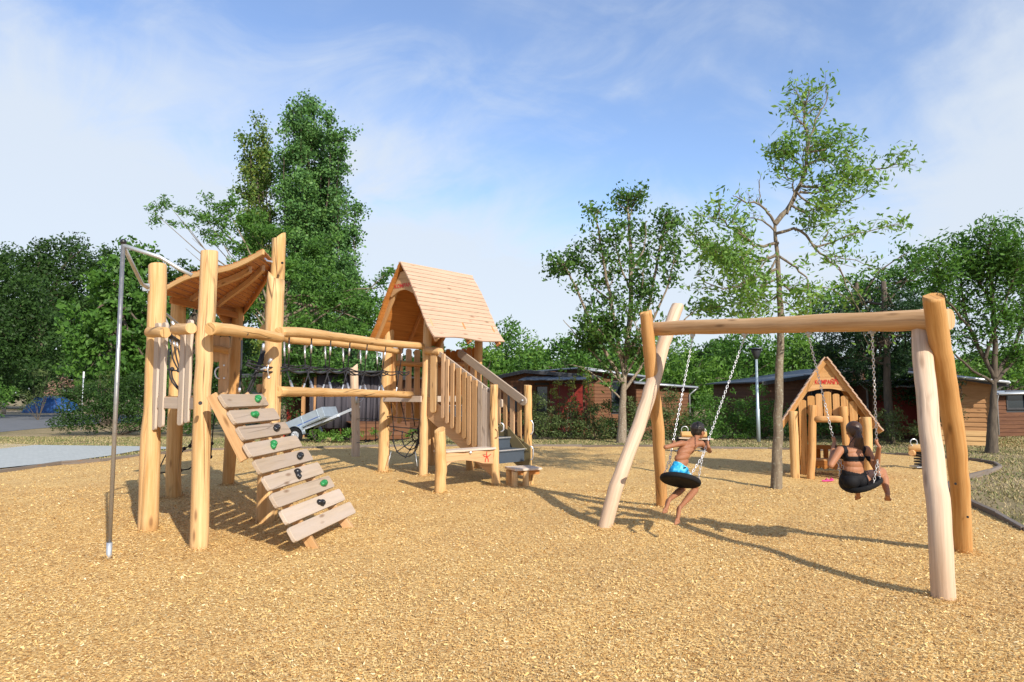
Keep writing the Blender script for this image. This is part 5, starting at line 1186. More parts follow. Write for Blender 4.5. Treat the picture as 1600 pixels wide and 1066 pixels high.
def cabin(px0, Y0, px1, Y1, dep, prof_, label, mat, feats=(), side=None, over=.35, roofth=.12, z0=0, panel=None, rmat=None):
    """facade from px0 to px1; prof_ = [(s, pixel row of the eave line)]"""
    a = P(px0, 600, Y0); b_ = P(px1, 600, Y1); a.z = b_.z = 0; ux = (b_ - a).normalized(); nb_ = Vector((ux.y, -ux.x, 0)); L_ = (b_ - a).length
    if nb_.y > 0: nb_ = -nb_
    root = thing('cabin', (a + b_) / 2, label, 'cabin')
    hs = [(s * L_, H(y, Y0 + (Y1 - Y0) * s)) for s, y in prof_]
    def hf(x):
        for (x0_, h0), (x1_, h1) in zip(hs, hs[1:]):
            if x <= x1_ or (x1_, h1) == hs[-1]: return h0 + (h1 - h0) * (x - x0_) / (x1_ - x0_)
    holes = [(s0 * L_, s1 * L_, z0_, z1_) for s0, s1, z0_, z1_, kk in feats]
    for (x0_, h0), (x1_, h1) in zip(hs, hs[1:]):
        x0c, x1c = max(0, x0_), min(L_, x1_)
        cladding(a + ux * x0c, ux, nb_, x1c - x0c, lambda x, x0c=x0c: hf(x + x0c), mat, root, 'wall', holes=[(h[0] - x0c, h[1] - x0c, h[2], h[3]) for h in holes])
    back_ = -nb_ * dep
    MB().prism([(0, 0)] + [(L_, 0)] + [(min(L_, max(0, x)), h - .03) for x, h in reversed(hs)], a - nb_ * .05, ux, (0, 0, 1), nb_, .02).build('inner_wall', FASC, root)
    cladding(a, back_.normalized(), -ux, dep, lambda x: hf(0), mat, root, 'wall'); cladding(b_, back_.normalized(), ux, dep, lambda x: hf(L_), mat, root, 'wall')
    m = MB(); 
    for (x0_, h0), (x1_, h1) in zip(hs, hs[1:]):
        p = a + ux * x0_ + Vector((0, 0, h0)); q = a + ux * x1_ + Vector((0, 0, h1)); d = (q - p); un = d.normalized(); up = Vector((0, 0, 1)); up = (up - un * up.dot(un)).normalized()
        if h0 == hs[0][1] and x0_ == hs[0][0]: p = p - un * over
        if x1_ == hs[-1][0]: q = q + un * over
        c = (p + q) / 2 + back_ / 2 + up * .03
        m.box(c, un, -nb_, up, (q - p).length, dep + 2 * over, .05)
    rf = m.build('roof', rmat or ROOFG, root)
    m = MB()
    for (x0_, h0), (x1_, h1) in zip(hs, hs[1:]):
        p = a + ux * x0_ + Vector((0, 0, h0 - .03)); q = a + ux * x1_ + Vector((0, 0, h1 - .03)); un = (q - p).normalized()
        if x0_ == hs[0][0]: p = p - un * over
        if x1_ == hs[-1][0]: q = q + un * over
        m.bar(p + nb_ * (over + .012), q + nb_ * (over + .012), .02, roofth)
    m.build('fascia', FASC, rf)
    ga_ = a - ux * over + nb_ * (over + .07) + Vector((0, 0, hs[0][1] - .02)); gb_ = b_ + ux * over + nb_ * (over + .07) + Vector((0, 0, hs[-1][1] - .02))
    if len(hs) == 2:
        MB().tube([ga_, gb_], .045, 8).build('gutter', STEEL, rf); e_ = ga_ if hs[0][1] < hs[-1][1] else gb_; e2_ = (a if hs[0][1] < hs[-1][1] else b_) + nb_ * .06; MB().tube([e_, Vector((e2_.x, e2_.y, e_.z - .3)), Vector((e2_.x, e2_.y, .05))], .035, 8).build('downpipe', STEEL, root)
    for s0, s1, z0_, z1_, kk in feats:
        c0 = a + ux * s0 * L_; c1 = a + ux * s1 * L_; w_ = (c1 - c0).length; cm_ = (c0 + c1) / 2 + Vector((0, 0, (z0_ + z1_) / 2))
        if kk == 'red':
            MB().box(cm_ + nb_ * .012, ux, (0, 0, 1), nb_, w_, z1_ - z0_, .04).build('red_panel', REDP, root)
        else:
            fm = WR if kk == 'door' else FASC if kk == 'window' else STEEL
            m = MB(); t_ = .07
            for sgn in (-1, 1): m.box(cm_ + ux * sgn * (w_ / 2 - t_ / 2) + nb_ * .012, (0, 0, 1), ux, nb_, z1_ - z0_, t_, .06); m.box(cm_ + Vector((0, 0, sgn * ((z1_ - z0_) / 2 - t_ / 2))) + nb_ * .010, ux, (0, 0, 1), nb_, w_ - 2 * t_, t_, .06)
            f = m.build('door' if kk == 'door' else 'window', fm, root); MB().box(cm_ - nb_ * .012, ux, (0, 0, 1), nb_, w_ - 2 * t_, z1_ - z0_ - 2 * t_, .02).build('pane', GLS, f)
            if kk == 'door': MB().box(cm_ + ux * w_ * .3 + nb_ * .03, (0, 0, 1), ux, nb_, .14, .03, .03).build('handle', STEEL, f)
    return root, a, b_, ux, nb_, L_
def awning(c, s0, s1, z, dep, drop, mat):
    root, a, b_, ux, nb_, L_ = c; p = a + ux * s0 * L_; q = a + ux * s1 * L_; m = MB(); d = (nb_ * dep - Vector((0, 0, drop)))
    n = max(2, int((q - p).length / .25))
    for i in range(n):
        c0 = p + (q - p) * ((i + .5) / n) + Vector((0, 0, z)) + d / 2; m.box(c0 + Vector((0, 0, .012 if i % 2 else 0)), d, ux, d.cross(ux), d.length, (q - p).length / n * .98, .03)
    m.build('awning', mat, root)
    for s_ in (s0 + .03, s1 - .03): MB().bar(a + ux * s_ * L_ + nb_ * (dep - .1), a + ux * s_ * L_ + nb_ * (dep - .1) + Vector((0, 0, z - drop)), .09, .09, (1, 0, 0)).build('porch_post', WD, root)
ca = cabin(780, 28.5, 921, 27.6, 4.5, [(0, 589), (.31, 580), (1, 588)], 'dark cabin with red wall panel and porch roof, right of the stair', WR, ((.07, .2, .9, 1.85, 'window'), (.40, .56, .1, 2.0, 'door'), (.57, .98, .1, 2.05, 'red')), over=.3)
awning(ca, .31, 1.02, 2.35, 1.5, .18, ROOFG)
cb = cabin(915, 29, 993, 30, 5, [(0, 577), (1, 588)], 'brown clad cabin with one narrow window behind the slender middle tree', WR, ((.50, .68, .85, 2.2, 'window'),), over=.3, rmat=STEEL)
cb2 = cabin(994, 28.8, 1076, 29.5, 4, [(0, 598), (1, 605)], 'reddish clad cabin corner seen between the crossed swing legs', WR, (), over=.25)
cc = cabin(1196, 27, 1352, 27.5, 5, [(0, 597), (.55, 585), (1, 574)], 'very dark wooden cabin behind the playhouse', WD, ((.44, .56, .6, 2.1, 'window'),), over=.3)
cd = cabin(1354, 25.5, 1446, 25, 4, [(0, 596), (1, 592)], 'red panelled cabin in deep shade of the pines', WD, ((.10, .96, .2, 2.05, 'red'),), over=.4)
awning(cd, .0, 1.0, 2.0, .8, .12, STEEL)
ce = cabin(1446, 22.5, 1549, 21.5, 5, [(0, 581), (1, 597)], 'orange horizontally clad cabin with new pale boards at its foot', WO, ((.30, .50, 1.0, 2.0, 'window'),), over=.45)
root, a, b_, ux, nb_, L_ = ce
cladding(a + nb_ * .03, ux, nb_, L_, lambda x: .5, WY, root, 'new_boards')
cf = cabin(1554, 26.5, 1680, 27.5, 5, [(0, 615), (1, 612)], 'dark brown cabin with a small square window at the right edge', WD, ((.12, .36, 1.02, 1.75, 'window'),), over=.3, rmat=plain('blue grey roof', (.30, .34, .38), .5, .3, .1, 3))
cg = cabin(370, 27.5, 630, 26.6, 5, [(0, 588), (.55, 581), (1, 590)], 'dark wooden cabin with brown posts behind the rope bridge', WD, ((.05, .2, .3, 1.9, 'window'), (.22, .36, .1, 1.95, 'red')), over=.4)
root, a, b_, ux, nb_, L_ = cg
for s_ in (.30, .49, .56): MB().bar(a + ux * s_ * L_ + nb_ * 1.2, a + ux * s_ * L_ + nb_ * 1.2 + Vector((0, 0, 2.3)), .12, .12, (1, 0, 0)).build('porch_post', WO, root)
MB().box(a + ux * L_ * .75 + nb_ * .9 + Vector((0, 0, 2.45)), ux, nb_, (0, 0, 1), L_ * .55, 1.9, .06).build('porch_roof', ROOFG, root)
CURT = MT('grey curtain'); v = CURT.coord('Object'); CURT.col(CURT.mix(CURT.noise(v, 3, 4), (.050, .045, .055), (.080, .070, .082))); CURT.b.inputs['Roughness'].default_value = .9
for s0, s1, sd_ in ((.52, .77, 1), (.785, .93, 2)):
    m = MB(); n = 90; rq = random.Random(sd_); ph_ = [rq.uniform(0, 6) for _ in range(5)]
    for i in range(n + 1):
        s_ = s0 + (s1 - s0) * i / n; w = .035 * math.sin(i * .33 + ph_[0]) + .015 * math.sin(i * .9 + ph_[1]) + .03 * math.sin(i * .21 + ph_[2])
        for z, k in ((2.35, .5), (1.3, 1.0), (.35, 1.3)): m.v.append(a + ux * (s_ * L_ + .05 * math.sin(i * .4 + z)) + nb_ * (1.25 + w * k) + Vector((0, 0, z)))
    for i in range(n):
        for j in range(2): m.face((i * 3 + j, i * 3 + 3 + j, i * 3 + 4 + j, i * 3 + 1 + j), ((0, 0), (1, 0), (1, 1), (0, 1)), True)
    o = m.build('curtain', CURT.m, root); o.modifiers.new('s', 'SOLIDIFY').thickness = .01
# timber terrace in front of it
dk0, dk1 = G(548, 689), G(640, 687); TD = thing('timber_deck', (dk0 + dk1) / 2, 'low brown timber deck in front of the grey curtain', 'deck'); d = (dk1 - dk0).normalized(); dn_ = Vector((-d.y, d.x, 0)); z = .05
for i in range(4): MB().bar(dk0 + Vector((0, 0, .09 + i * .14)), dk1 + Vector((0, 0, .09 + i * .14)), .04, .125, u0=i * 2.0).build('plank', WR, TD)
for i in range(14): MB().bar(dk0 + dn_ * (.06 + i * .13) + Vector((0, 0, .60)), dk1 + dn_ * (.06 + i * .13) + Vector((0, 0, .60)), .12, .03, u0=i * 1.7).build('plank', WR, TD)
# grey container behind
# ================================================================== TRAILER
tw = G(476, 690); T0 = Vector((tw.x, tw.y, 0)); TRL = thing('trailer', T0, 'small galvanised tipped car trailer with its drawbar in the air by the cabin', 'trailer')
ta = R(22); tx = Vector((.93, -.2, 0)).normalized(); tl_ = (tx * math.cos(ta) + Vector((0, 0, 1)) * math.sin(ta)).normalized(); tn = Vector((-tx.y, tx.x, 0)); tu = tl_.cross(tn); tu = tu if tu.z > 0 else -tu
def tp3(l, w, h): return T0 + Vector((0, 0, .30)) + tl_ * l + tn * w + tu * h
GAL = plain('galvanised sheet', (.42, .48, .53), .42, .6, .18, 5); BLU = plain('blue stripe', (.05, .10, .30), .5, 0, .1)
for w in (-.5, .5): 
    o = MB().box(tp3(.32, w, .33), tl_, tu, tn, 1.66, .34, .025).build('side_panel', GAL, TRL, bevel=.004)
    for k in range(3): MB().box(tp3(-.28 + k * .6, w - .018 * (1 if w < 0 else -1), .33), tu, tl_, tn, .34, .03, .015).build('rib', GAL, o)
    MB().box(tp3(.32, w - .016, .24), tl_, tu, tn, 1.3, .03, .004).build('stripe', BLU, o)
for l in (-.5, 1.14): MB().box(tp3(l, 0, .33), tn, tu, tl_, 1.0, .34, .025).build('end_panel', GAL, TRL, bevel=.004)
MB().box(tp3(.32, 0, .15), tl_, tn, tu, 1.6, .98, .03).build('floor_panel', GAL, TRL)
m = MB(); m.bar(tp3(.2, -.35, .08), tp3(1.35, -.1, .08), .06, .08, tu); m.bar(tp3(.2, .35, .08), tp3(1.35, .1, .08), .06, .08, tu); m.bar(tp3(.9, 0, .10), tp3(2.05, 0, .10), .07, .09, tu); m.build('drawbar', STEELW, TRL)
MB().tube([tp3(2.05, 0, .10), tp3(2.12, 0, .10), tp3(2.2, 0, .08)], [.05, .045, .03], 10).tube([tp3(2.0, 0, .14), tp3(1.96, 0, .24), tp3(2.08, 0, .25)], .015, 6).build('coupling', STEEL, TRL)
MB().tube([tp3(1.75, .08, .22), tp3(1.75, .08, -.18)], .028, 8).build('jockey_stand', BLK, TRL)
for w in (-.60, .60):
    wc = T0 + tn * w + Vector((0, 0, .25)); wh = MB(); wh.ring(wc, tn, .19, .068, 26, 8); wo = wh.build('wheel', RUB, TRL)
    m = MB(); m.tube([wc - tn * .05, wc + tn * .05], .14, 20)
    for k in range(6): q = R(60 * k); m.ball(wc - tn * .055 + Vector((0, 0, 1)) * math.sin(q) * .08 + tx * math.cos(q) * .08, .022, .012, .022)
    m.build('rim', STEELW, wo)
    m = MB(); pth = [wc + tx * math.cos(R(q)) * .31 + Vector((0, 0, 1)) * math.sin(R(q)) * .31 for q in range(10, 176, 15)]
    for p, q in zip(pth, pth[1:]): m.bar(p, q, .2, .015, (p + q) / 2 - wc)
    m.build('mudguard', GAL, TRL)
MB().tube([T0 - tn * .6 + Vector((0, 0, .25)), T0 + tn * .6 + Vector((0, 0, .25))], .025, 8).build('axle', STEEL, TRL)
for w in (-.40, .40): MB().box(tp3(-.515, w, .12), tn, tu, tl_, .16, .08, .02).build('tail_light', RED, TRL)

# ================================================================== TENT and post
t0, t1 = G(22, 645.5), G(108, 645.5); TN = MT('blue tent fabric'); v = TN.coord('Object'); TN.col(TN.mix(TN.noise(v, 1.5, 4), (.008, .045, .17), (.012, .08, .26))); TN.b.inputs['Roughness'].default_value = .6
Yt = t0.y; w_ = t1.x - t0.x; TT = thing('tent', ((t0.x + t1.x) / 2, Yt, 0), 'low blue camping tent pitched beyond the road', 'tent')
secs = [(0, .02, .02), (.10, .75, .55), (.25, 1.35, .95), (.45, 1.55, 1.1), (.7, 1.4, 1.1), (.9, .9, .9), (1, .3, .6)]; m = MB(); n = 12
for s_, h, d_ in secs:
    for j in range(n + 1):
        q = math.pi * j / n; m.v.append(Vector((t0.x + w_ * s_, Yt + 1.2 - math.cos(q) * 1.2 * (.3 + d_ * .6), h * (math.sin(q) ** .8))))
for i in range(len(secs) - 1):
    for j in range(n): m.face((i * (n + 1) + j, i * (n + 1) + j + 1, (i + 1) * (n + 1) + j + 1, (i + 1) * (n + 1) + j), ((0, 0),) * 4)
m.build('flysheet', TN.m, TT)
LB = plain('light blue trim', (.05, .30, .60), .6, 0, .1)
for k, (s_, h, d_) in enumerate(secs[1:4]):
    m = MB(); m.tube([Vector((t0.x + w_ * s_, Yt + 1.2 - math.cos(math.pi * j / n) * 1.215 * (.3 + d_ * .6), h * 1.01 * (math.sin(math.pi * j / n) ** .8))) for j in range(n + 1)], .025, 5); m.build('pole', LB, TT)
wp = G(57.5, 645); wpx = wp.y; tag(MB().tube([wp + Vector((0, -4, 0)), wp + Vector((0, -4, .85)), wp + Vector((0, -4, .9))], [.16, .16, .08], 10).build('bollard', PLK), 'short pale wooden post at the road edge in front of the tent', 'bollard')
sg_ = G(128, 672); SG = thing('sign_post', P(128, 640, 31).xy.to_3d(), 'thin pole with a narrow white plate rising from the dark bush', 'sign'); q = P(128, 640, 31)
MB().tube([Vector((q.x, 31, 0)), Vector((q.x, 31, H(582, 31)))], .025, 8).build('pole', STEEL, SG); MB().box(Vector((q.x + .03, 30.96, H(586, 31))), (0, 0, 1), (1, 0, 0), (0, 1, 0), .30, .07, .02).build('plate', plain('white plate', (.75, .76, .78), .5, 0, .05), SG)
# ================================================================== VEGETATION
def leaves(C, size, rng_, asp=.45, droop=0.0, tilt=None):
    n = len(C); z = rng_.uniform(-1, 1, n); th = rng_.random(n) * 6.283; s_ = np.sqrt(1 - z * z); U = np.stack([s_ * np.cos(th), s_ * np.sin(th), z * .95 - droop], 1); U /= np.linalg.norm(U, axis=1)[:, None]
    Rn = rng_.normal(0, 1, (n, 3)); Rn[:, 2] *= .5; Wv = np.cross(U, Rn); Wv /= np.linalg.norm(Wv, axis=1)[:, None] + 1e-9
    L_ = (size * rng_.lognormal(0, .25, n))[:, None]; U = U * L_ * .5; Wv = Wv * L_ * .5 * asp
    V = np.stack([C - U, C + Wv * 1.0 + U * -.1, C + U, C - Wv * 1.0 + U * -.1], 1).reshape(-1, 3)
    return V, np.arange(4 * n).reshape(-1, 4), rng_.random(n)
def leafobj(name, C, size, mat, parent, seed, asp=.45, droop=0.0, label=None):
    r = np.random.default_rng(seed); off = np.array(wloc(parent)) if parent is not None else C.mean(0) * np.array([1, 1, 0])
    V, F, rn_ = leaves(np.asarray(C), size, r, asp, droop); o = link_mesh(name, fastmesh(name, V - off, F, rn_), mat, parent)
    if parent is None: o.location = off
    if label: o['label'] = label
    return o
def blobpts(blobs, Y, r, dens, clump, flat=1.0, shell=.55, per=40):
    """blobs: (px, py, rx px, ry px[, dY]) -> leaf centres gathered in clumps near the shell of each blob"""
    out = []; cen = []
    for b_ in blobs:
        px, py, rx, ry = b_[:4]; dY = b_[4] if len(b_) > 4 else 0; YY = Y + dY; c = np.array(P(px, py, YY)); ax = rx * YY / FPX; az = ry * YY / FPX; ay = (ax + az) / 2 * flat
        vol = (ax * ay * az) ** (2 / 3); nc = max(4, int(vol * dens)); d = r.normal(0, 1, (nc, 3)); d /= np.linalg.norm(d, axis=1)[:, None]; rad = (shell + (1 - shell) * r.random(nc)) ; k = r.random(nc) < .25; rad[k] *= r.random(k.sum())
        cc_ = c + d * rad[:, None] * np.array([ax, ay, az]); cen.append(cc_)
        cr = clump * r.uniform(.55, 1.35, nc); npl_ = (per * (cr / clump) ** 2).astype(int) + 4
        idx = np.repeat(np.arange(nc), npl_); g_ = r.normal(0, 1, (len(idx), 3)); g_ /= np.linalg.norm(g_, axis=1)[:, None]; g_ *= (r.random(len(idx)) ** .45)[:, None]
        g_[:, 2] *= .75; out.append(cc_[idx] + g_ * cr[idx][:, None])
    C = np.concatenate(out); C = C[C[:, 2] > .05]; return C, np.concatenate(cen)
def stems(m, base, targets, r0, rng_, trunk_top, fork=None, n=6, wob=.12):
    """trunk up to trunk_top then limbs to each target"""
    base = Vector(base); tt = Vector(trunk_top); pts, rr = logpts([base + Vector((0, 0, -.1)), base.lerp(tt, .4) + Vector((rng_.uniform(-.05, .05), 0, 0)), tt], [r0 * 1.15, r0 * .85, r0 * .6], 4, .02, 1); m.tube(pts, rr, 10)
    for t_ in targets:
        t_ = Vector(t_); f = rng_.uniform(.45, .95) if fork is None else rng_.uniform(fork, .98); s_ = base.lerp(tt, f); mid_ = s_.lerp(t_, .5) + Vector((rng_.uniform(-wob, wob), rng_.uniform(-wob, wob), rng_.uniform(0, wob) * 1.5)) * (t_ - s_).length
        r1 = r0 * .42 * min(1, (t_ - s_).length / 3 + .3); pts, rr = logpts([s_, mid_, t_], [r1, r1 * .55, r1 * .15], 5, .03, rng_.randint(0, 999)); m.tube(pts, rr, 6, False)
L_DARK = leafmat('dark foliage', (0.018, 0.044, 0.010), (0.034, 0.078, 0.017), (0.062, 0.125, 0.026))
L_MID = leafmat('mid foliage', (0.036, 0.091, 0.016), (0.072, 0.169, 0.029), (0.130, 0.260, 0.046))
L_LITE = leafmat('light foliage', (0.057, 0.127, 0.017), (0.103, 0.218, 0.034), (0.184, 0.322, 0.057))
L_POP = leafmat('poplar foliage', (0.045, 0.112, 0.033), (0.086, 0.194, 0.054), (0.152, 0.284, 0.071), .25)
L_YEL = leafmat('yellowing foliage', (.045, .09, .016), (.085, .16, .03), (.22, .25, .05), .25)
L_PINE = leafmat('pine foliage', (0.013, 0.036, 0.013), (0.023, 0.058, 0.021), (0.042, 0.091, 0.026), .15)
L_OLV = leafmat('olive foliage', (0.042, 0.066, 0.022), (0.078, 0.114, 0.036), (0.132, 0.168, 0.054), .2)
BK1 = bark('grey bark', (.10, .075, .05), (.24, .19, .13), (.32, .31, .24)); BK2 = bark('dark bark', (.05, .038, .028), (.13, .10, .07)); BK3 = bark('pale twig', (.20, .15, .09), (.33, .26, .17))
def tree(name, px, Y, blobs, label, mat, leaf=.16, dens=5, clump=.6, per=45, r0=.2, ttop=None, seed=1, group=None, bk=BK2, cat='tree', asp=.45, flat=1.0, lean=0, droop=0, ntw=14, shell=.55, fork=None):
    r = np.random.default_rng(seed); base = P(px, 617, Y); base.z = 0; root = thing(name, base, label, cat, group)
    C, cen = blobpts(blobs, Y, r, dens, clump, flat, shell, per)
    leafobj('crown', C, leaf, mat, root, seed, asp, droop)
    rr = random.Random(seed); tops = cen[r.permutation(len(cen))[:ntw]]; yt = min(b_[1] for b_ in blobs); zt = H(ttop if ttop else yt + 40, Y); tt = Vector((base.x + lean, Y, zt))
    m = MB(); stems(m, base, tops, r0, rr, tt, fork); m.build('trunk', bk, root); return root
# --- row far behind the cabins
far = [((748, 575, 40, 45), 1), ((790, 562, 38, 58), 2), ((835, 566, 42, 44), 3), ((880, 560, 40, 45), 4), ((700, 590, 40, 40), 5), ((925, 572, 45, 48), 6), ((985, 585, 45, 40), 3), ((1050, 590, 45, 45), 2)]
for i, (b_, k) in enumerate(far):
    px, py, rx, ry = b_; bl = [(px, py + 8, rx, ry), (px - rx * .5, py + ry * .45, rx * .6, ry * .6), (px + rx * .5, py + ry * .5, rx * .6, ry * .6), (px + (-8, 6, 0, 9, -5, 4)[k - 1], py - ry * .62, rx * .42, ry * .5), (px, 620, rx * 1.1, 30)]
    desc = ['rounded green tree directly right of the gabled roof', 'taller two-tipped green tree behind the first cabin', 'broad green tree above the porch roof of the first cabin', 'dark green tree left of the slender middle tree', 'low green tree seen beneath the gabled roof of the climbing tower', 'green tree behind the crown of the slender middle tree', 'green tree between the middle tree and the crossed swing legs', 'green tree seen just right of the crossed swing legs'][i]
    tree('broadleaf_tree', px, 46 + (i % 3) * 4, bl, desc, (L_MID, L_LITE)[k % 2] if k not in (4,) else L_MID, .26, 7.5, .75, 46, .25, seed=100 + i, group='trees in a row far behind the cabins')
# --- trees filling behind the swing
tree('broadleaf_tree', 1080, 36, [(1075, 590, 48, 50), (1060, 560, 30, 35), (1110, 600, 40, 40), (1085, 625, 45, 30), (1050, 610, 25, 40)], 'bright green low tree hanging beside the near leg pair of the far swing', L_LITE, .20, 10, .6, 45, .15, seed=120, ntw=10)
tree('broadleaf_tree', 1150, 38, [(1160, 575, 60, 55), (1130, 550, 35, 30), (1190, 555, 40, 40), (1150, 610, 60, 40), (1200, 600, 40, 45)], 'dense green tree above the lamp post', L_MID, .22, 10, .7, 45, .2, seed=121)
tree('broadleaf_tree', 1240, 40, [(1240, 560, 45, 45), (1270, 575, 40, 40), (1225, 590, 50, 40), (1255, 530, 28, 25)], 'light green tree behind the playhouse roof', L_LITE, .22, 10, .7, 45, .2, seed=122)
# --- dark pines and ash on the right
tree('pine_tree', 1388, 23.5, [(1330, 520, 60, 48, 1), (1390, 500, 60, 60), (1300, 560, 45, 40, 2), (1350, 575, 60, 35, 1), (1420, 560, 50, 55, 1), (1440, 510, 35, 60), (1285, 500, 35, 28, 2), (1400, 610, 40, 20, 1)], 'dark pine with drooping branches over the red cabin', L_PINE, .16, 34, .38, 60, .14, ttop=440, seed=130, asp=.22, droop=.2, ntw=26)
tree('ash_tree', 1345, 27, [(1345, 455, 48, 34), (1395, 440, 45, 36), (1430, 430, 45, 45), (1300, 470, 40, 26), (1455, 470, 40, 50), (1370, 480, 60, 35), (1285, 490, 35, 22), (1420, 400, 28, 22)], 'bushy green ash rising behind the near end of the swing beam', L_MID, .16, 16, .42, 46, .15, seed=131, ntw=18)
tree('conifer', 1478, 21, [(1476, 630, 28, 30), (1490, 612, 22, 22), (1478, 655, 16, 20), (1462, 605, 22, 26)], 'dark low hanging bough in front of the orange cabin', L_PINE, .12, 14, .3, 60, .06, seed=132, asp=.22)
tree('broadleaf_tree', 1560, 55, [(1540, 585, 60, 28), (1590, 575, 60, 32), (1480, 590, 60, 28), (1640, 580, 50, 40)], 'low green trees seen far under the right hand ash', L_LITE, .35, 3, 1.1, 46, .25, seed=133)
# --- left side woods
tree('broadleaf_tree', 60, 62, [(80, 410, 48, 40), (140, 412, 45, 38), (40, 420, 40, 40), (110, 450, 70, 50), (170, 440, 40, 45), (100, 385, 28, 18), (60, 480, 90, 50), (150, 500, 70, 50), (60, 560, 120, 60), (180, 560, 60, 60)], 'tall dark tree crown at the back on the far left with small sky gaps', L_DARK, .30, 6, .9, 55, .5, seed=140, ntw=20)
tree('broadleaf_tree', -30, 48, [(0, 420, 35, 40), (15, 470, 60, 60), (50, 500, 60, 60), (10, 540, 60, 60), (70, 560, 60, 50), (-60, 470, 60, 80), (-60, 560, 70, 60)], 'dark leafy tree with pale bare branches at the left edge', L_DARK, .24, 9, .7, 55, .3, seed=141, ntw=9, bk=BK3)
tree('chestnut_tree', 170, 38, [(190, 430, 50, 40), (165, 470, 55, 50), (215, 470, 50, 60), (140, 520, 50, 50), (200, 540, 65, 55), (250, 500, 40, 50), (230, 410, 30, 25), (160, 575, 60, 45), (255, 570, 45, 50), (195, 400, 25, 20)], 'broad bright green chestnut behind the sliding pole', L_MID, .28, 9, .6, 42, .3, seed=142, asp=.6, ntw=14)
tree('broadleaf_tree', 300, 42, [(270, 430, 40, 35), (310, 470, 45, 50), (290, 540, 60, 60), (350, 540, 60, 60), (330, 590, 80, 45), (240, 600, 60, 40)], 'green tree between the two front posts of the climbing tower', L_DARK, .24, 10, .6, 46, .25, seed=143)
# --- poplar
pr_ = np.random.default_rng(7)
# --- ash in front of the poplar with the long branch to the left
AY = 26
root = tree('ash_tree', 443, AY, [(352, 315, 30, 28), (348, 350, 30, 35), (385, 345, 32, 30), (375, 385, 45, 35), (425, 370, 35, 30), (440, 420, 50, 40), (480, 440, 60, 45), (520, 460, 50, 40), (560, 470, 45, 40), (590, 480, 25, 30), (500, 390, 40, 40), (530, 510, 60, 40), (470, 500, 60, 50), (595, 440, 16, 14), (610, 425, 14, 8), (575, 520, 40, 30), (450, 560, 50, 40), (380, 480, 40, 45), (400, 430, 40, 40), (520, 570, 70, 28)], 'wide ash with a long bare limb to the left, leaning trunk behind the rope bridge', L_MID, .15, 26, .30, 46, .16, ttop=440, seed=160, bk=BK1, ntw=30, asp=.36, shell=.3)
r = np.random.default_rng(161); C, cen = blobpts([(240, 325, 22, 16), (262, 315, 20, 12), (285, 330, 22, 14), (305, 350, 24, 16), (250, 345, 18, 12), (300, 330, 16, 14), (328, 340, 14, 16), (275, 350, 25, 12), (320, 365, 15, 10)], AY, r, 14, .26, 1, .2, 26)
leafobj('crown', C, .15, L_MID, root, 161, .3)
m = MB(); hub = P(405, 465, AY); rq = random.Random(8)
for q in ((240, 330), (262, 318), (285, 345), (305, 352), (325, 345), (300, 372), (340, 372), (318, 395), (290, 388)):
    t_ = P(q[0], q[1], AY + rq.uniform(-.6, .6)); mid_ = hub.lerp(t_, .5) + Vector((0, 0, -.15)); pts, rr = logpts([hub, P(372 + rq.uniform(-8, 8), 430 + rq.uniform(-6, 6), AY), mid_ + Vector((rq.uniform(-.2, .2), 0, rq.uniform(-.1, .2))), t_], [.045, .032, .02, .006], 4, .02, rq.randint(0, 99)); m.tube(pts, rr, 6, False)
pts, rr = logpts([P(443, 560, AY), P(425, 500, AY), hub], [.09, .075, .05], 4, .02, 4); m.tube(pts, rr, 8, False)
m.build('limb', BK1, root)

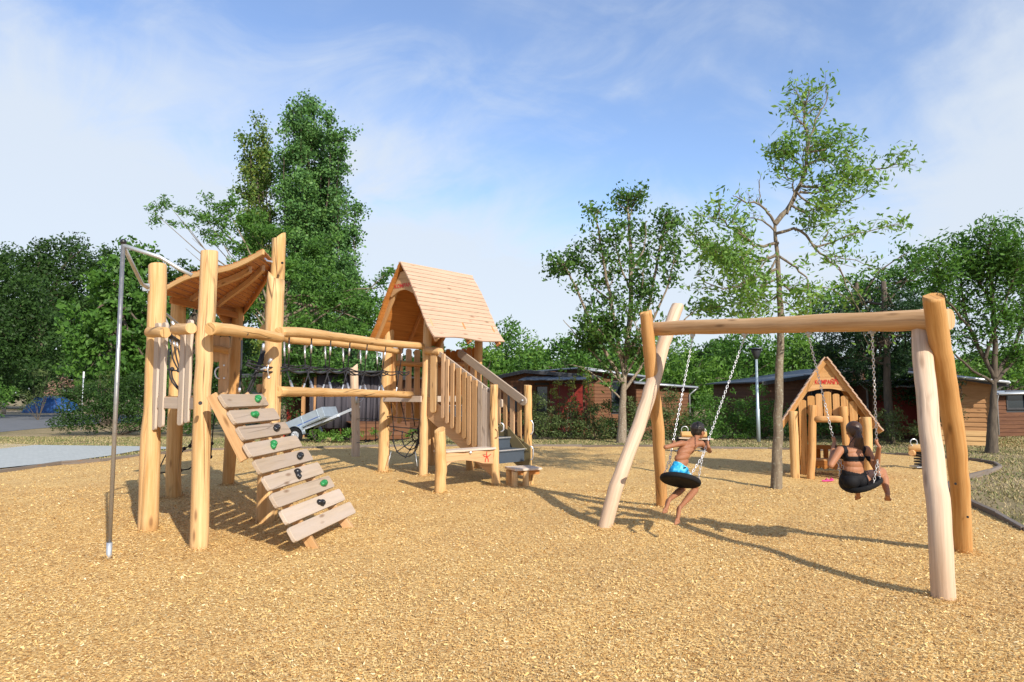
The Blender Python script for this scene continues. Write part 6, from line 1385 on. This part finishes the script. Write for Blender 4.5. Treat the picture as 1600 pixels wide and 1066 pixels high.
# --- open branched trees, limb by limb
def limbtree(name, px, Y, trunk, limbs, label, mat, leaf, seed, r0, bk, twig=.55, tw_n=7, per=16, bare=(), asp=.32, spread=.16, fmin=.22, gz_=.6, up=.15):
    rq = random.Random(seed); rn_ = np.random.default_rng(seed); base = G(px, trunk[0][1]); base = P(px, trunk[0][1], Y); base.z = 0; root = thing(name, base, label, 'tree'); m = MB(); C = []
    T_ = [base + Vector((0, 0, -.1))] + [P(q[0], q[1], Y) for q in trunk[1:]]
    rads = [r0 * 1.12] + [r0 * (1 - .72 * i / (len(T_) - 1)) for i in range(1, len(T_))]
    pts, rr = logpts(T_, rads, 5, .012, seed); m.tube(pts, rr, 12, False, .06, rq)
    def twigs(pl_, r_, n, length, leafy, depth=0):
        for i in range(n):
            f = rq.uniform(fmin, 1.0) if depth == 0 else rq.uniform(.15, 1.0); k = f * (len(pl_) - 1); a = pl_[int(k)].lerp(pl_[min(int(k) + 1, len(pl_) - 1)], k - int(k)); d0 = (pl_[min(int(k) + 1, len(pl_) - 1)] - pl_[int(k) - (1 if int(k) == len(pl_) - 1 else 0)]).normalized()
            d = (d0 * .8 + Vector((rq.gauss(0, gz_), rq.gauss(0, gz_), rq.gauss(up, .5)))).normalized(); L_ = length * rq.uniform(.5, 1.3); e = a + d * L_; md_ = a.lerp(e, .5) + Vector((rq.gauss(0, .06), rq.gauss(0, .06), rq.gauss(.0, .06))) * L_
            m.tube([a, md_, e], [r_ * .5, r_ * .35, r_ * .15], 4, False)
            if depth == 0: twigs([a, md_, e], r_ * .5, 3, length * .55, leafy, 1)
            if leafy > 0:
                for g_ in (.5, .75, 1.0):
                    if rq.random() < leafy: c = np.array(a.lerp(e, g_)); nl = int(per * rq.uniform(.5, 1.5)); C.append(c + rn_.normal(0, spread, (nl, 3)) * np.array([1, 1, .8]))
    for lb in limbs:
        q = lb['p']; dY = lb.get('d', 0); n = len(q); V_ = [P(a[0], a[1], Y + dY * i / max(1, n - 1)) for i, a in enumerate(q)]; r1 = lb.get('r', .03)
        pts, rr = logpts(V_, [r1 * (1 - .8 * i / (n - 1)) for i in range(n)], 4, .025, rq.randint(0, 999)); m.tube(pts, rr, 7, False); twigs(pts, r1 * .5, lb.get('n', tw_n), lb.get('t', twig), lb.get('leaf', 1.0))
    m.build('trunk', bk, root); C = np.concatenate(C); leafobj('crown', C, leaf, mat, root, seed, asp, .12); return root
L_T1 = leafmat('ash leaves', (.075, .16, .028), (.14, .27, .05), (.25, .37, .08), .35, 1.2)
D = dict
limbtree('ash_tree', 1213, 11.75, [(1213, 763), (1216, 650), (1219, 520), (1216, 430), (1211, 350)], [
    D(p=[(1211, 350), (1235, 320), (1255, 275), (1262, 220), (1258, 190), (1257, 158)], r=.05, n=16, t=.5, d=.3), D(p=[(1262, 235), (1275, 190), (1290, 160), (1293, 140)], r=.02, n=2, t=.3, leaf=.2), D(p=[(1260, 240), (1290, 232), (1312, 212)], r=.022, n=6, t=.35, leaf=.9, d=-.2),
    D(p=[(1258, 265), (1235, 245), (1210, 225)], r=.02, n=7, t=.35), D(p=[(1250, 290), (1290, 290), (1335, 270), (1385, 262), (1405, 256)], r=.026, n=10, t=.35, leaf=.75, d=.3), D(p=[(1245, 300), (1290, 330), (1310, 318), (1350, 305)], r=.02, n=9, t=.4, d=-.3),
    D(p=[(1250, 300), (1285, 300), (1315, 280), (1325, 240)], r=.024, n=12, t=.4, d=-.4), D(p=[(1235, 320), (1262, 330), (1285, 325)], r=.025, n=10, t=.42, d=-.5), D(p=[(1258, 260), (1285, 250), (1305, 262)], r=.02, n=8, t=.38, d=.5), D(p=[(1230, 335), (1240, 290), (1225, 265), (1222, 240)], r=.02, n=9, t=.36),
    D(p=[(1211, 350), (1195, 325), (1160, 313), (1145, 305)], r=.028, n=5, t=.25, leaf=.12), D(p=[(1187, 320), (1186, 290), (1188, 272)], r=.012, n=2, t=.15, leaf=0), D(p=[(1160, 313), (1145, 330), (1138, 340)], r=.01, n=3, t=.2, leaf=.05),
    D(p=[(1212, 365), (1190, 345), (1165, 338)], r=.02, n=4, t=.3, leaf=.3), D(p=[(1213, 365), (1250, 360), (1280, 395), (1310, 420), (1350, 470)], r=.03, n=9, t=.4, leaf=.45, d=-.3), D(p=[(1270, 385), (1310, 375), (1345, 362), (1400, 352)], r=.02, n=8, t=.3, leaf=.55, d=.2), D(p=[(1285, 378), (1300, 355), (1335, 340)], r=.012, n=3, t=.3, leaf=.05),
    D(p=[(1290, 400), (1330, 405), (1360, 420)], r=.014, n=4, t=.3, leaf=.2), D(p=[(1216, 380), (1185, 385), (1160, 370), (1130, 345), (1122, 325)], r=.03, n=12, t=.4, d=-.3), D(p=[(1216, 395), (1175, 410), (1130, 395), (1090, 385)], r=.03, n=14, t=.42, d=.2), D(p=[(1217, 420), (1170, 440), (1130, 450), (1085, 430)], r=.026, n=12, t=.42, d=-.4),
    D(p=[(1218, 430), (1180, 460), (1150, 475), (1120, 480)], r=.022, n=9, t=.4, leaf=.7, d=.4), D(p=[(1216, 400), (1245, 420), (1262, 440), (1265, 480)], r=.024, n=9, t=.4, leaf=.8, d=-.6), D(p=[(1217, 400), (1200, 430), (1190, 450), (1180, 480)], r=.02, n=10, t=.42, leaf=.95, d=-.7), D(p=[(1216, 440), (1245, 455), (1290, 450), (1330, 475)], r=.02, n=7, t=.35, leaf=.4, d=.3),
    D(p=[(1218, 460), (1190, 475), (1165, 490)], r=.016, n=7, t=.4, leaf=.8, d=.2), D(p=[(1217, 470), (1240, 480), (1250, 490)], r=.014, n=5, t=.3, leaf=.7), D(p=[(1310, 420), (1330, 460), (1345, 500), (1352, 530)], r=.012, n=4, t=.3, leaf=.1, d=-.4),
    D(p=[(1180, 385), (1150, 410), (1120, 400)], r=.018, n=10, t=.4, d=-.7), D(p=[(1200, 400), (1180, 430), (1160, 440)], r=.018, n=9, t=.4, d=-.8)],
    'slender open ash with flecked grey trunk standing between the two swings', L_T1, .10, 200, .092, BK1, per=4.2, spread=.10, asp=.34)
limbtree('broadleaf_tree', 971, 23.2, [(971, 691), (973, 640), (975, 600), (978, 560)], [
    D(p=[(978, 560), (985, 480), (985, 400), (982, 340), (980, 308)], r=.11, n=9, t=0.58, d=.5), D(p=[(976, 590), (960, 500), (945, 420), (935, 360), (932, 330)], r=.08, n=9, t=0.58, d=-.6), D(p=[(975, 600), (930, 520), (905, 460), (885, 420), (878, 412)], r=.07, n=8, t=0.54),
    D(p=[(978, 560), (1010, 490), (1025, 420), (1038, 360), (1042, 345)], r=.08, n=8, t=0.58, d=.6), D(p=[(980, 545), (1020, 500), (1045, 440), (1055, 390)], r=.06, n=7, t=0.54, d=-.5), D(p=[(975, 610), (1005, 570), (1030, 540), (1050, 520)], r=.06, n=8, t=0.58, leaf=.9), D(p=[(974, 600), (935, 560), (905, 530), (880, 500)], r=.05, n=8, t=0.54, d=.5),
    D(p=[(982, 450), (965, 400), (960, 370)], r=.04, n=5, t=0.43, d=-.7), D(p=[(984, 430), (1005, 390), (1010, 345)], r=.04, n=5, t=0.43, leaf=.7), D(p=[(955, 470), (920, 440), (912, 400)], r=.04, n=4, t=0.43), D(p=[(972, 625), (920, 580), (890, 570)], r=.035, n=4, t=0.43, leaf=.5), D(p=[(976, 590), (1000, 540), (990, 500)], r=.05, n=8, t=0.58, d=-1), D(p=[(970, 560), (950, 520), (955, 480)], r=.05, n=8, t=0.58, d=-1),
    D(p=[(980, 560), (960, 540), (920, 500)], r=.05, n=8, t=0.58, d=-1.2), D(p=[(978, 520), (1000, 470), (1005, 430)], r=.05, n=7, t=0.58, d=-1), D(p=[(1050, 520), (1080, 490), (1110, 470), (1128, 490)], r=.03, n=5, t=0.43, leaf=.8)],
    'slender many-stemmed tree with patchy grey trunk left of the swing', leafmat('stem tree leaves', (.035, .085, .018), (.07, .15, .03), (.12, .22, .045), .35, .8), .15, 201, .17, bark('patchy bark', (.13, .09, .06), (.30, .24, .17), (.45, .42, .34)), per=8, spread=.19, asp=.5, fmin=.25)
limbtree('ash_tree', 1549, 19.2, [(1549, 708), (1551, 660), (1553, 620), (1554, 588)], [
    D(p=[(1554, 590), (1530, 545), (1510, 500), (1500, 440), (1505, 390)], r=.07, n=13, t=0.50, d=.5), D(p=[(1554, 590), (1555, 520), (1548, 440), (1545, 400), (1548, 378)], r=.08, n=15, t=0.50, d=-.4), D(p=[(1554, 590), (1585, 540), (1600, 480), (1605, 420)], r=.07, n=13, t=0.50, d=.5), D(p=[(1554, 598), (1520, 580), (1490, 550), (1470, 530)], r=.05, n=6, t=0.36, leaf=.15),
    D(p=[(1550, 600), (1590, 560), (1630, 530), (1660, 500)], r=.05, n=10, t=0.50, leaf=.8), D(p=[(1540, 560), (1560, 500), (1585, 430), (1590, 400)], r=.05, n=12, t=0.50, d=-.8), D(p=[(1520, 520), (1480, 470), (1465, 430), (1470, 410)], r=.04, n=11, t=0.47, d=-.5), D(p=[(1550, 480), (1525, 430), (1520, 400)], r=.04, n=10, t=0.43), D(p=[(1600, 480), (1640, 430), (1650, 400)], r=.05, n=14, t=0.58),
    D(p=[(1545, 540), (1515, 530), (1500, 505)], r=.02, n=5, t=0.36, leaf=.2), D(p=[(1600, 500), (1630, 470), (1655, 450)], r=.04, n=12, t=0.50), D(p=[(1552, 450), (1570, 410), (1575, 380)], r=.03, n=10, t=0.43)],
    'ash with a dark branching trunk on the lawn at the right edge', L_MID, .14, 202, .15, BK2, per=12, spread=.20)


def poplar(name, px, Y, trunk, tips, label, mat, seed, r0, n, low):
    rq = random.Random(seed); lim = []
    for (tx_, ty_) in tips:
        ty_ += 16; tx_ = px + (tx_ - px) * .74
        y0_ = min(low, ty_ + rq.uniform(170, 260)); x0_ = px + (tx_ - px) * .25; xm = px + (tx_ - px) * .8
        lim.append(dict(p=[(x0_, y0_), (xm, y0_ + (ty_ - y0_) * .4), (tx_ * .97 + xm * .03, y0_ + (ty_ - y0_) * .75), (tx_, ty_)], r=.05, n=n, t=.68, d=rq.uniform(-1.6, 1.6)))
    return limbtree(name, px, Y, trunk, lim, label, mat, .125, seed, r0, BK2, per=11, spread=.20, asp=.8, fmin=.05, gz_=.34, up=.35)
poplar('poplar_tree', 478, 34, [(478, 690), (478, 560), (480, 400), (482, 250)], [(436, 172), (452, 160), (468, 165), (482, 146), (496, 158), (512, 164), (530, 172), (546, 196), (540, 235), (530, 270), (432, 215), (442, 260), (450, 215), (470, 205), (490, 200), (512, 215), (524, 300), (505, 270), (480, 270), (455, 310), (500, 330), (475, 340), (440, 350), (520, 370), (455, 400), (495, 410), (530, 430), (470, 450), (440, 440), (510, 480)], 'tall dense poplar rising behind the climbing tower', L_POP, 150, .28, 16, 600)
poplar('poplar_tree', 415, 35, [(415, 690), (414, 560), (410, 400), (402, 280)], [(376, 208), (384, 192), (396, 186), (410, 196), (418, 222), (384, 245), (402, 250), (424, 262), (395, 300), (418, 320), (385, 330), (408, 370), (425, 400)], 'slender yellowing poplar column left of the tall poplar', L_YEL, 151, .14, 11, 600)
poplar('poplar_tree', 545, 33, [(545, 690), (542, 560), (540, 450)], [(522, 300), (540, 290), (556, 318), (560, 360), (530, 350), (552, 410), (572, 450), (535, 400), (565, 490)], 'short poplar column right of the tall poplar', L_POP, 152, .14, 12, 640)
# --- shrubs
def shrub(name, blobs, Y, label, mat, leaf=.07, dens=22, clump=.25, per=45, seed=1, group=None, asp=.4, cat='shrub', droop=0, stick=8, flat=1.0, shell=.6, bk=BK2):
    r = np.random.default_rng(seed); c = P(sum(b_[0] for b_ in blobs) / len(blobs), 617, Y); c.z = 0; root = thing(name, c, label, cat, group); C, cen = blobpts(blobs, Y, r, dens, clump, flat, shell, per); leafobj('foliage', C, leaf, mat, root, seed, asp, droop)
    m = MB(); rq = random.Random(seed)
    for k in range(1):
      for k2 in range(stick):
        t_ = Vector(cen[rq.randrange(len(cen))]); b0 = Vector((c.x + rq.uniform(-.03, .03), Y, -.05)); m.tube([b0, b0.lerp(t_, .5) + Vector((rq.gauss(0, .08), 0, 0)), t_], [.02, .014, .005], 5, False)
    m.build('stem', bk, root); return root
shrub('shrub', [(150, 640, 45, 38), (110, 655, 30, 25), (190, 630, 50, 45), (235, 640, 40, 40), (280, 645, 40, 36), (130, 615, 25, 18), (210, 600, 35, 25), (310, 650, 30, 30), (88, 662, 14, 10)], 27.5, 'big dark spreading bush behind the sliding pole and left posts', L_DARK, .10, 40, .34, 60, 300, stick=14, shell=.4)
shrub('shrub', [(5, 625, 26, 32), (-20, 620, 30, 35), (10, 600, 18, 15)], 47, 'round green bush cut by the left edge of the picture', L_MID, .16, 8, .5, 50, 301)
shrub('broom_shrub', [(60, 605, 22, 28), (80, 600, 18, 24), (45, 620, 14, 20)], 44, 'feathery light green broom bush above the blue tent', L_OLV, .22, 8, .5, 50, 302, asp=.15)
shrub('flowering_shrub', [(100, 598, 26, 14), (85, 606, 16, 10), (118, 606, 14, 10)], 42, 'bush with faded pink bloom right of the broom bush', leafmat('faded bloom', (.16, .12, .08), (.30, .17, .13), (.38, .24, .19), .2), .14, 8, .4, 40, 303)
shrub('broom_shrub', [(150, 600, 30, 24), (175, 595, 24, 22)], 36, 'grey green feathery bush behind the white sign plate', L_OLV, .2, 8, .45, 45, 304, asp=.18)
hed = [((845, 655, 30, 30), 305, L_OLV, 'sparse olive bush beside the right stair post'), ((885, 660, 32, 26), 306, L_OLV, 'bushy olive shrub under the red cabin wall'), ((925, 665, 32, 22), 307, L_OLV, 'wide leafy bush left of the slender tree trunk'), ((960, 662, 26, 24), 308, L_DARK, 'dark bush directly behind the slender tree trunk'), ((1000, 660, 30, 28), 309, L_OLV, 'dark olive bush framed by the crossed swing legs'), ((1045, 655, 36, 32), 310, L_OLV, 'dense olive bush behind the left chain of the far swing'), ((1095, 655, 36, 28), 311, L_MID, 'leafy bush behind the seesaw rocker'), ((1145, 655, 34, 34), 312, L_MID, 'dark green bush left of the lamp post'), ((1190, 650, 30, 38), 313, L_MID, 'dark green bush right of the lamp post')]
for (px, py, rx, ry), sd_, mt_, lab in hed:
    ry += 5; py -= 3
    rq = random.Random(sd_); py -= 4; bl = [(px, py + 4, rx, ry), (px - rx * .5, py + ry * .4, rx * .6, ry * .6), (px + rx * .55, py + ry * .45, rx * .6, ry * .55), (px + rq.uniform(-8, 8), py - ry * .7, rx * .4, ry * .4), (px, 682, rx * 1.1, 12)]
    shrub('hedge_shrub', bl, 24.8 + rq.uniform(-.5, .5), lab, mt_, .085, 42, .26, 60, sd_, 'bushes of the hedge in front of the cabins', asp=.35, shell=.4)
for i, (px, y0_, y1_, lab) in enumerate(((869, 592, 640, 'upright yellow-green sapling in front of the red panel, left'), (896, 592, 640, 'upright yellow-green sapling nearer the corner of the red panel'), (919, 578, 650, 'tall thin yellow-green sapling at the cabin corner'))):
    shrub('sapling', [(px + random.Random(i * 9 + k).uniform(-3, 3), y, 7, 11) for k, y in enumerate(range(y0_ + 8, y1_, 13))], 25.6, lab, leafmat('sapling leaves %s' % 'abc'[i], (.12, .15, .03), (.22, .24, .05), (.40, .36, .09), .3), .09, 26, .16, 16, 320 + i, 'young saplings rising from the hedge', cat='sapling')
shrub('shrub', [(1385, 665, 34, 28), (1415, 668, 25, 20), (1360, 672, 22, 18), (1395, 645, 20, 14)], 22.5, 'arching olive bush in front of the red cabin on the right', L_OLV, .10, 36, .28, 60, 330, asp=.22, droop=.3)
shrub('shrub', [(1250, 665, 40, 30), (1300, 660, 40, 30), (1220, 668, 20, 24)], 24, 'dark bush behind the playhouse', L_DARK, .09, 34, .28, 60, 331)
low = [((497, 680, 18, 11), 'low green plant beside the trailer wheel'), ((522, 683, 20, 10), 'low green plant under the trailer drawbar'), ((545, 678, 16, 13), 'low green plant left of the grey post'), ((590, 677, 22, 14), 'low green plant between the grey post and the tower'), ((650, 675, 22, 16), 'low green plant behind the spider net')]
for i, ((px, py, rx, ry), lab) in enumerate(low): shrub('border_plant', [(px, py, rx, ry), (px + rx * .5, py + 3, rx * .6, ry * .7)], 23.2, lab, L_LITE, .09, 26, .18, 40, 340 + i, 'low plants along the cabin border', cat='plant')
shrub('shrub', [(712, 655, 26, 30), (745, 665, 24, 22), (690, 665, 22, 20), (780, 665, 26, 22)], 22.5, 'dark bush seen behind the stair balusters', L_DARK, .08, 44, .25, 55, 350)
shrub('shrub', [(440, 620, 40, 60), (400, 650, 30, 40), (455, 580, 30, 40), (380, 600, 25, 40)], 25.5, 'shady bush behind the climbing ramp', L_DARK, .10, 34, .33, 55, 351)

# --- distant wood closing the view
r = np.random.default_rng(400); n = 2600; px = r.uniform(-250, 1850, n)
topy = np.interp(px, [-250, 0, 200, 330, 420, 640, 760, 1000, 1200, 1400, 1600, 1850], [470, 470, 480, 500, 545, 560, 566, 560, 555, 560, 572, 560]) + 9 * np.sin(px / 23) + 6 * np.sin(px / 9.1)
py = topy + (625 - topy) * r.random(n) ** 1.15; Yd = r.uniform(74, 84, n); cc = np.array([P(a, b_, c_) for a, b_, c_ in zip(px, py, Yd)])
idx = np.repeat(np.arange(n), 55); g_ = r.normal(0, 1, (len(idx), 3)); g_ /= np.linalg.norm(g_, axis=1)[:, None]; g_ *= (r.random(len(idx)) ** .45)[:, None] * 1.3
Cw = cc[idx] + g_; Cw = Cw[Cw[:, 2] > 0]; o = leafobj('distant_wood', Cw, .55, L_DARK, None, 401, .6); tag(o, 'dark distant wood closing the view behind all cabins and trees', 'wood', kind='stuff')
